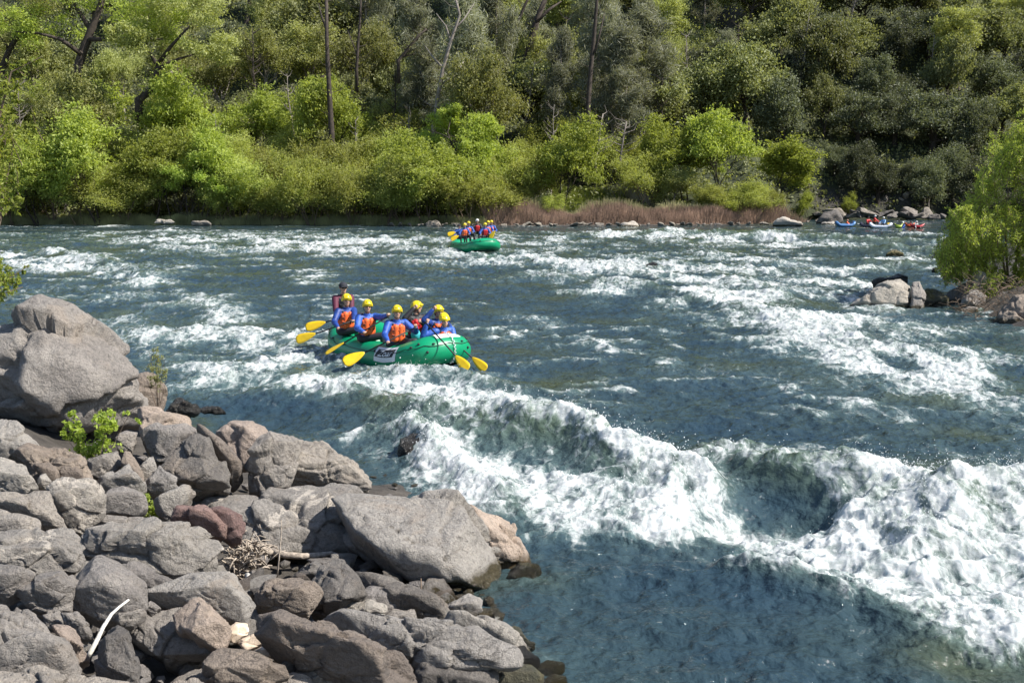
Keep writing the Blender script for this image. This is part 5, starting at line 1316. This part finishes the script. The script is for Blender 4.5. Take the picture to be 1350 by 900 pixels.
        # brim, vents
        br = [Mh @ (Vector((.128*math.cos(t)+.012, .108*math.sin(t), .030))*s) for t in np.linspace(-.9, .9, 9)]
        mb.tube(br, .012*s, 6)
        for (t, pz) in ((.35, .65), (-.35, .65), (.9, .75), (-.9, .75), (0, .45), (2.4, .7), (-2.4, .7)):
            p = Vector((.126*math.cos(t)*math.sin(pz*1.5), .108*math.sin(t)*math.sin(pz*1.5), .116*math.cos(pz*1.5)))
            mb.ellip(Mh @ (p*s*1.0), (.014*s, .010*s, .010*s), 5, 1)
        hh = mb.build('helmet', [M[helmet], M['strap_black']], o, loc=hc+hup*.035*s)
        sb = MB()
        for q in (1, -1):
            sb.tube([Mh @ (Vector((.0, .096*q, .02))*s), Mh @ (Vector((.03, .085*q, -.06))*s), Mh @ (Vector((.055, .03*q, -.125))*s), Mh @ (Vector((.058, 0, -.13))*s)], .007*s, 5)
        sb.build('chin_strap', M['strap_black'], o, loc=hc)
    if cap:
        mb = MB()
        mb.ellip((0, 0, 0), (.108*s, .098*s, .085*s), 8, M=Mh)
        pts = []
        for i in range(5):
            for j in range(7):
                y = -.07+.14*j/6; x = .085+.085*i/4*(1-(y/.09)**2*.5)
                pts.append(Mh @ (Vector((x, y, .0-.012*i/4-.6*y*y))*s))
        V = pts+[p+Vector((0, 0, .006)) for p in pts]; Fc = []
        for i in range(4):
            for j in range(6):
                a = i*7+j; Fc += [(a, a+1, a+8, a+7), (a+35, a+42, a+43, a+36)]
        mb.add(V, Fc); mb.build('cap', M['cap_dark'], o, loc=hc+hup*.05*s)
    if shades:
        mb = MB()
        for q in (1, -1): mb.ellip(Mh @ (Vector((.094, .032*q, .020))*s), (.014*s, .036*s, .024*s), 6, M=Mh)
        mb.tube([Mh @ (Vector((.0, .092*q_, .024))*s) if abs(q_) == 1 else Mh @ (Vector((.098, .04*q_, .026))*s) for q_ in (1, .6, -.6, -1)], .005*s, 4)
        mb.build('sunglasses', M['lens_dark'], o, loc=hc)
    return o
def paddle(label, gripp, tip, group=None, bl=.50, bw=.105, nrm=None, col='paddle_yellow', sc=1.0):
    g = Vector(gripp); t = Vector(tip); d = (t-g).normalized(); L_ = (t-g).length
    o = empty('paddle', g); tag(o, label, 'paddle', group)
    nr = Vector(nrm) if nrm else Vector((-.2, -1, .35)); nr = (nr-d*nr.dot(d)).normalized(); sd_ = d.cross(nr).normalized()
    mb = MB(); mb.tube([Vector((0, 0, 0)), d*(L_-bl*.75)], .016*sc, 8); mb.build('shaft', M['strap_black'], o)
    mb = MB(); mb.tube([-sd_*.055, sd_*.055], .017*sc, 6); mb.build('grip', M['strap_black'], o)
    mb = MB(); n = 14; V = []; Fc = []
    for i in range(n+1):
        u = i/n; wd = bw*(math.sin(min(u*1.25, 1)*PI/2)**.8)*(1 if u < .8 else math.sqrt(max(0, 1-((u-.8)/.2)**2*.85)))+.012*sc
        p = d*(L_-bl+bl*u)
        for k, f in enumerate((-1, -.5, 0, .5, 1)):
            th = .014*(1-abs(f))*(1-u*.6)+.003
            V.append(p+sd_*wd*f+nr*(th+.010*f*f)); 
        for k, f in enumerate((-1, -.5, 0, .5, 1)):
            th = .014*(1-abs(f))*(1-u*.6)+.003
            V.append(p+sd_*wd*f+nr*(-th+.010*f*f))
    for i in range(n):
        a = i*10
        for k in range(4):
            Fc.append((a+k, a+k+1, a+k+11, a+k+10)); Fc.append((a+5+k, a+15+k, a+16+k, a+6+k))
        Fc.append((a, a+10, a+15, a+5)); Fc.append((a+4, a+9, a+19, a+14))
    Fc.append((0,5,6,7,8,9,4,3,2,1)); a = n*10; Fc.append((a,a+1,a+2,a+3,a+4,a+9,a+8,a+7,a+6,a+5))
    mb.add(V, Fc); mb.build('blade', M[col], o)
    return o
class RaftFrame:
    def __init__(s, c, yaw, sc=1.0, pitch=0.0, roll=0.0):
        s.M = Matrix.Translation(c) @ Matrix.Rotation(yaw, 4, 'Z') @ Matrix.Rotation(-pitch, 4, 'Y') @ Matrix.Rotation(roll, 4, 'X') @ Matrix.Scale(sc, 4)
    def w(s, u, v, z): return s.M @ Vector((u, v, z))
def make_raft(label, c, yaw, sc=1.0, pitch=0.0, roll=0.0, mat='raft_green', hu=2.0, hv=.72, tr=.28, patch=None, rise=.27, group=None, cat='raft', line=True, nthw=3, floor='raft_floor'):
    fr = RaftFrame(c, yaw, sc, pitch, roll)
    o = empty('inflatable_raft', c); tag(o, label, cat, group)
    def W(p): return (fr.M @ Vector(p))-Vector(c)
    def path(t):
        cx, sy = math.cos(t), math.sin(t)
        u = hu*math.copysign(abs(cx)**.62, cx); v = hv*math.copysign(abs(sy)**.55, sy)
        z = tr*.78+rise*max(0, (abs(u)-hu*.52)/(hu*.48))**1.7
        return Vector((u, v, z))
    def surf(t, ph, e=0.0):
        p = path(t); q = path(t+.01); d = (q-p); d.z = 0; d.normalize(); out = Vector((d.y, -d.x, 0))
        if out.dot(Vector((p.x/hu, p.y/hv, 0))) < 0: out = -out
        rr = tr+e+.004*math.cos(t*16)
        return p+out*math.cos(ph)*rr+Vector((0, 0, 1))*math.sin(ph)*rr
    nT, nP = 128, 24; V = []; Fc = []
    for i in range(nT):
        for k in range(nP): V.append(W(surf(2*PI*(i+.5)/nT, 2*PI*k/nP)))
    for i in range(nT):
        for k in range(nP): Fc.append((i*nP+k, i*nP+(k+1) % nP, ((i+1) % nT)*nP+(k+1) % nP, ((i+1) % nT)*nP+k))
    mb = MB(); mb.add(V, Fc); me = mb.mesh('tube')
    bm = bmesh.new(); bm.from_mesh(me); bmesh.ops.recalc_face_normals(bm, faces=bm.faces[:]); bm.to_mesh(me); bm.free(); me.polygons.foreach_set('use_smooth', [True]*len(me.polygons))
    link('tube', me, M[mat], o)
    for k in range(nthw):
        u = (-.58+.55*k)*hu*.95; mb = MB()
        mb.tube([W((u, -hv*.98, tr*.95)), W((u, -hv*.4, tr*1.0)), W((u, hv*.4, tr*1.0)), W((u, hv*.98, tr*.95))], .185*sc, 14)
        mb.build('thwart', M[mat], o)
    mb = MB(); mb.box((0, 0, 0), (1, 1, 1)); mb.v = []; mb.f = []; mb.m = []
    V = [W((u_*hu*.92, v_*hv*.96, zz)) for zz in (.05, .11) for u_, v_ in ((-1, -.7), (-.85, -1), (.85, -1), (1, -.7), (1, .7), (.85, 1), (-.85, 1), (-1, .7))]
    mb.add(V, [tuple(range(8)), tuple(range(15, 7, -1))]+[(i, (i+1) % 8, 8+(i+1) % 8, 8+i) for i in range(8)]); mb.build('floor', M[floor], o, smooth=False)
    if line:
        mb = MB(); pts = []
        for i in range(73):
            t = 2*PI*i/72; sag = .28*abs(math.sin(t*9)); pts.append(W(surf(t, .55-sag*.4, .012)))
        mb.tube(pts, .007*sc, 4, cap=False); mb.build('grab_line', M['strap_black'], o)
        mb = MB()
        for i in range(16):
            t = 2*PI*(i+.5)/16; p = W(surf(t, .62, .004)); mb.ellip(p, (.035*sc, .035*sc, .02*sc), 5)
        mb.build('d_ring', M['strap_black'], o)
    return o, fr, surf, W
def ppx(px, py, Y): return PD(px, py, Y)
# ---- the near raft
YAW = math.atan2(-.80, .60)
RC = Vector((-2.66, 25.95, .0)); RC.z = -.06
near, FR, SURF, WL = make_raft('green inflatable raft full of paddlers in blue jackets, nearer of the two green rafts', RC, YAW, 1.0, pitch=.0, roll=0.0, hu=1.90, tr=.32)
# patch with its logo on the tube that faces the camera (v < 0 side)
def surf_patch(name, t0, t1, p0, p1, e, mat, parent, n=14, skew=0.0):
    V = []; Fc = []
    for i in range(n+1):
        for j in range(7):
            V.append(WL(SURF(t0+(t1-t0)*i/n+skew*(j/6-.5), p0+(p1-p0)*j/6, e)))
    for i in range(n):
        for j in range(6): Fc.append((i*7+j, (i+1)*7+j, (i+1)*7+j+1, i*7+j+1))
    mb = MB(); mb.add(V, Fc); return mb.build(name, M[mat], parent)
pa = surf_patch('logo_patch', -1.36, -.90, -.10, 1.0, .006, 'patch_white', near)
surf_patch('patch_band', -1.33, -.95, .22, .78, .010, 'strap_black', pa, skew=.04)
def surf_text(body, t0, t1, p0, p1, e, mat, parent, shear=.35, name='lettering'):
    cu = bpy.data.curves.new('t', 'FONT'); cu.body = body; cu.shear = shear; cu.size = 1; cu.offset = .012
    to = bpy.data.objects.new('t', cu); C.objects.link(to); bpy.context.view_layer.update()
    me = bpy.data.meshes.new_from_object(to.evaluated_get(bpy.context.evaluated_depsgraph_get())); bpy.data.objects.remove(to)
    n = len(me.vertices); co = np.zeros(n*3, np.float32); me.vertices.foreach_get('co', co); co = co.reshape(-1, 3)
    x0, x1 = co[:, 0].min(), co[:, 0].max(); y0, y1 = co[:, 1].min(), co[:, 1].max()
    for v, q in zip(me.vertices, co):
        t = t0+(t1-t0)*(q[0]-x0)/(x1-x0); ph = p0+(p1-p0)*(q[1]-y0)/(y1-y0); v.co = WL(SURF(t, ph, e))
    me.materials.clear(); link(name, me, M[mat], parent)
surf_text('Zoar', -1.30, -.98, .28, .72, .014, 'patch_white', pa)
surf_patch('bow_patch', -.12, .26, 1.0, 1.65, .006, 'pale_tan' if 'pale_tan' in M else 'patch_white', near)
mb = MB(); pts = []
for i in range(40):
    ph = 1.9-i*.075; pts.append(WL(SURF(.03+.012*math.sin(i*1.9), ph, .02+.008*(i % 2))))
mb.tube(pts, [.009+.004*(i % 2) for i in range(40)], 6); mb.build('bow_line', M['rope_pale'], near)
mb = MB()
for (t, ph) in ((-.45, .75), (.42, .8), (-.30, .1), (.3, .15)): mb.ellip(WL(SURF(t, ph, .004)), (.03, .03, .03), 5)
mb.build('valve', M['strap_black'], near)
def hd(px, py, Y): return PD(px, py, Y)
GP = 'crew of the near raft'
g = (Vector((1, 0, .3)))
def pw(px, py, Y): return PD(px, py, Y)
people = []
person('guide in a dark cap and maroon shirt, highest figure in the near raft', hd(452.5, 379.5, 27.2), -1.15, (pw(462,425,26.9), pw(447,428,26.7)), jacket='shirt_maroon', vest='jacket_black', helmet=None, cap=True, shades=True, lean=.02, group=GP, tilt=.05, legdir=(.9,-.1,0), scale=1.09)
person('paddler in blue right below the guide, rearmost yellow helmet', hd(456.8, 396, 26.2), -1.05, (pw(466,424,25.7), pw(445.5,431.5,25.7)), lean=.10, group=GP, look=-.1, grip=(1,-.2,.3), legdir=(.9,-.1,0), jacket='jacket_navy', scale=1.09)
person('second yellow helmet from the stern, arm stretched out', hd(484.5, 404, 25.4), -1.1, (pw(512,416,25.0), pw(479,437.5,24.9)), lean=.10, group=GP, look=-.2, grip=(1,-.2,.3), legdir=(.9,-.1,0), jacket='jacket_royal', scale=1.09)
person('blue jacket paddler just above the lettered patch, reaching across with both hands', hd(523.5, 411.5, 24.6), -1.15, (pw(548,431.5,24.4), pw(511,449.5,24.1)), lean=.12, group=GP, look=-.15, grip=(1,-.1,.4), legdir=(.9,-.1,0), scale=1.09)
person('paddler in a red life jacket seated behind the others in the near raft', hd(549, 405.5, 26.2), -1.0, (pw(556,425,25.9), pw(545,407,25.9)), jacket='jacket_black', vest='vest_red', lean=.06, shades=False, group=GP, look=1.0, grip=(.2,0,1), legdir=(-.2,-.75,0), scale=1.09)
person('paddler half hidden behind the frontmost paddler, hand at helmet', hd(577.5, 411, 25.6), -1.05, (pw(584,420,25.3), pw(570,409,25.3)), vest='vest_orange', lean=.08, shades=False, group=GP, look=.1, grip=(.2,0,1), legdir=(-.2,-.75,0), jacket='jacket_navy', scale=1.09)
person('frontmost paddler at the bow with bent head and right side paddle', hd(586, 421.5, 24.8), -1.1, (pw(594,455,24.5), pw(562.5,427,24.6)), lean=.12, group=GP, look=-.1, tilt=.25, grip=(1,0,-.6), legdir=(-.2,-.75,0), jacket='jacket_royal', scale=1.09)
GD = 'paddles of the near raft'
paddle('uppermost yellow blade off the stern, left of the near raft', pw(448,419,26.8), pw(403,432.5,26.8), GD, bw=.10)
paddle('second blade left of the near raft, longest reach', pw(462,424,25.7), pw(390.5,448.5,25.9), GD, bw=.10)
paddle('third blade, dipping beside the stern quarter', pw(512,417,25.0), pw(429,466.5,25.1), GD, bw=.07, nrm=(.3,-.4,1))
paddle('lowest left blade held level beside the green tube', pw(549,431,24.4), pw(453,478.5,23.9), GD, bw=.115)
paddle('steep paddle with its blade in the water off the bow, inner of two', pw(561,425,24.5), pw(617,487,23.3), GD, bw=.10)
paddle('outer paddle blade entering the water right of the bow', pw(572,428,25.2), pw(641,487,23.9), GD, bw=.09)
mb = MB(); mb.ellip((0, 0, 0), (.11, .09, .13), 8); tag(mb.build('dry_bag', M['teal_cloth'], loc=pw(548, 441, 25.3)), 'teal dry bag between the paddlers of the near raft', 'bag')
# ---- the far raft
FC_ = PD(626, 324, 66.5); FC_.z = .10
far, FR2, SURF2, WL2 = make_raft('small looking green raft far upstream in the middle of the river', FC_, -1.25, 1.12, pitch=.05, rise=.2)
GP2 = 'crew of the far raft'
def fp(label, x, y, Y, **k):
    kw = dict(voxel=.022, group=GP2, lean=.08); kw.update(k); yaw = kw.pop('yaw', -1.4)
    h = PD(x, y, Y)
    f_ = Vector((math.cos(yaw), math.sin(yaw), 0)); l_ = Vector((-f_.y, f_.x, 0))
    hands = kw.pop('hands', None) or (h+f_*.36+l_*.2+Vector((0, 0, -.48)), h+f_*.32-l_*.30+Vector((0, 0, -.50)))
    return person(label, h, yaw, hands, **kw)
fp('leftmost figure in blue at the stern of the far raft', 605.5, 298.5, 67.3, helmet=None, cap=True, shades=False, vest=None, legdir=(.7,-1,0))
fp('yellow helmeted paddler in orange, left in the far raft', 612.7, 297.5, 65.8, shades=False, legdir=(.7,-1,0))
fp('pale sleeved paddler in an orange vest, second yellow helmet of the far raft', 617.9, 295, 66.5, shades=False, legdir=(.7,-1,0))
fp('figure with a white helmet and red vest in the far raft', 629.2, 291.8, 67.2, helmet='helmet_white', jacket='jacket_black', vest='vest_red', shades=False, legdir=(0,-1,0))
fp('front right paddler with the brightest yellow helmet in the far raft', 639.6, 297, 65.4, vest='vest_red', shades=False, legdir=(-.7,-1,0))
fp('paddler partly hidden behind the brightest helmet in the far raft', 643.6, 294, 66.3, shades=False, legdir=(-.7,-1,0))
fp('rightmost paddler in blue in the far raft', 647.8, 293.6, 66.8, shades=False, legdir=(-.7,-1,0))
GD2 = 'paddles of the far raft'
paddle('upper yellow blade left of the far raft', PD(606,305,66), PD(590,309.5,66), GD2, bl=.5, bw=.12)
paddle('lower yellow blade left of the far raft', PD(612,307,65), PD(594.5,316,65), GD2, bl=.5, bw=.12)
paddle('blade held before the right paddlers of the far raft', PD(655,300,65), PD(646,314,65), GD2, bl=.5, bw=.12)
# ---- craft waiting in the eddy
def hull(label, name, cat, x0, x1, ypix, Y, mat, w_=.55, h_=.30, deck=None, nose=.25):
    a = PD(x0, ypix, Y); b = PD(x1, ypix, Y); L_ = (b-a).length; c = (a+b)/2
    c.z = .05; o = empty(name, c); tag(o, label, cat)
    mb = MB(); n = 24; m = 12; V = []; Fc = []
    for i in range(n+1):
        u = -1+2*i/n; ww = w_/2*max(.02, (1-abs(u)**2.4)); zz = nose*abs(u)**3
        for k in range(m):
            t = 2*PI*k/m; V.append(Vector((u*L_/2, ww*math.cos(t), zz+h_/2+h_/2*math.sin(t)*(1-abs(u)**5*.8))))
    for i in range(n):
        for k in range(m): Fc.append((i*m+k, i*m+(k+1) % m, (i+1)*m+(k+1) % m, (i+1)*m+k))
    mb.add(V, Fc); mb.build('hull', M[mat], o)
    mb = MB(); pts = [Vector((math.cos(t)*.42-.1, math.sin(t)*.24, h_+.01)) for t in np.linspace(0, 2*PI, 17)]
    mb.tube(pts, .03, 5, cap=False); mb.build('cockpit_rim', M['strap_black'], o)
    return o
hull('red kayak in the dark eddy, rightmost boat', 'kayak', 'kayak', 1199, 1219, 300, 104, 'kayak_red')
hull('orange-red kayak tucked left of the red one', 'kayak', 'kayak', 1193, 1206, 299, 106, 'vest_orange')
hull('lime green kayak left of the red kayaks', 'kayak', 'kayak', 1179, 1190, 300.5, 103.5, 'kayak_lime', h_=.34)
make_raft('small blue inflatable nearest the bright sapling', Vector(PD(1114, 299, 108).to_tuple()[:2]+(.05,)), 0.05, .52, mat='raft_blue', hu=1.6, line=False, nthw=1, rise=.5)
make_raft('dark raft with people left of the pale raft', Vector(PD(1148, 299.5, 106).to_tuple()[:2]+(.05,)), -.6, .52, mat='raft_dark', hu=1.7, line=False, nthw=1, rise=.4)
make_raft('pale grey raft beside the dark raft in the eddy', Vector(PD(1161, 300, 104).to_tuple()[:2]+(.05,)), -.4, .52, mat='raft_pale', hu=1.7, line=False, nthw=1, rise=.5)
def kp(label, x, y, Y, **k):
    kw = dict(voxel=.03, group='people in the eddy', shades=False, scale=.86); kw.update(k); return fp(label, x, y, Y, **kw)
kp('person in orange low in the small blue inflatable', 1117.5, 290.5, 108, jacket='vest_orange', vest=None, helmet=None, yaw=-.3)
kp('person in a red jacket at the left of the dark raft', 1145, 287, 106.5, jacket='vest_red', vest=None, helmet='jacket_black', yaw=-1.2)
kp('person with a white helmet standing out in the dark raft', 1154, 285.4, 106, jacket='vest_red', helmet='helmet_white', yaw=-.4)
kp('person in pale blue with a white helmet in the pale raft', 1165, 287.5, 104, jacket='pale_blue', vest=None, helmet='helmet_white', yaw=-2.2)
kp('kayaker in blue on the lime green kayak', 1190.5, 293.8, 104.5, jacket='jacket_blue', vest=None, helmet='helmet_white', yaw=-2.6, legs=False)
kp('kayaker with a dark helmet in the orange-red kayak', 1201, 293, 106, jacket='jacket_black', vest='jacket_white', helmet='jacket_black', yaw=-1.9, legs=False)
kp('kayaker with a white helmet in the red kayak', 1208.5, 293, 104, jacket='jacket_white', vest=None, helmet='helmet_white', yaw=-1.2, legs=False)
paddle('raised kayak paddle above the lime kayak', PD(1190,297,104), PD(1184,289,104), None, bl=.3, bw=.07, col='strap_black')
paddle('paddle trailing right of the pale raft', PD(1165,294,104), PD(1175,295.5,104), None, bl=.4, bw=.1, col='paddle_yellow')
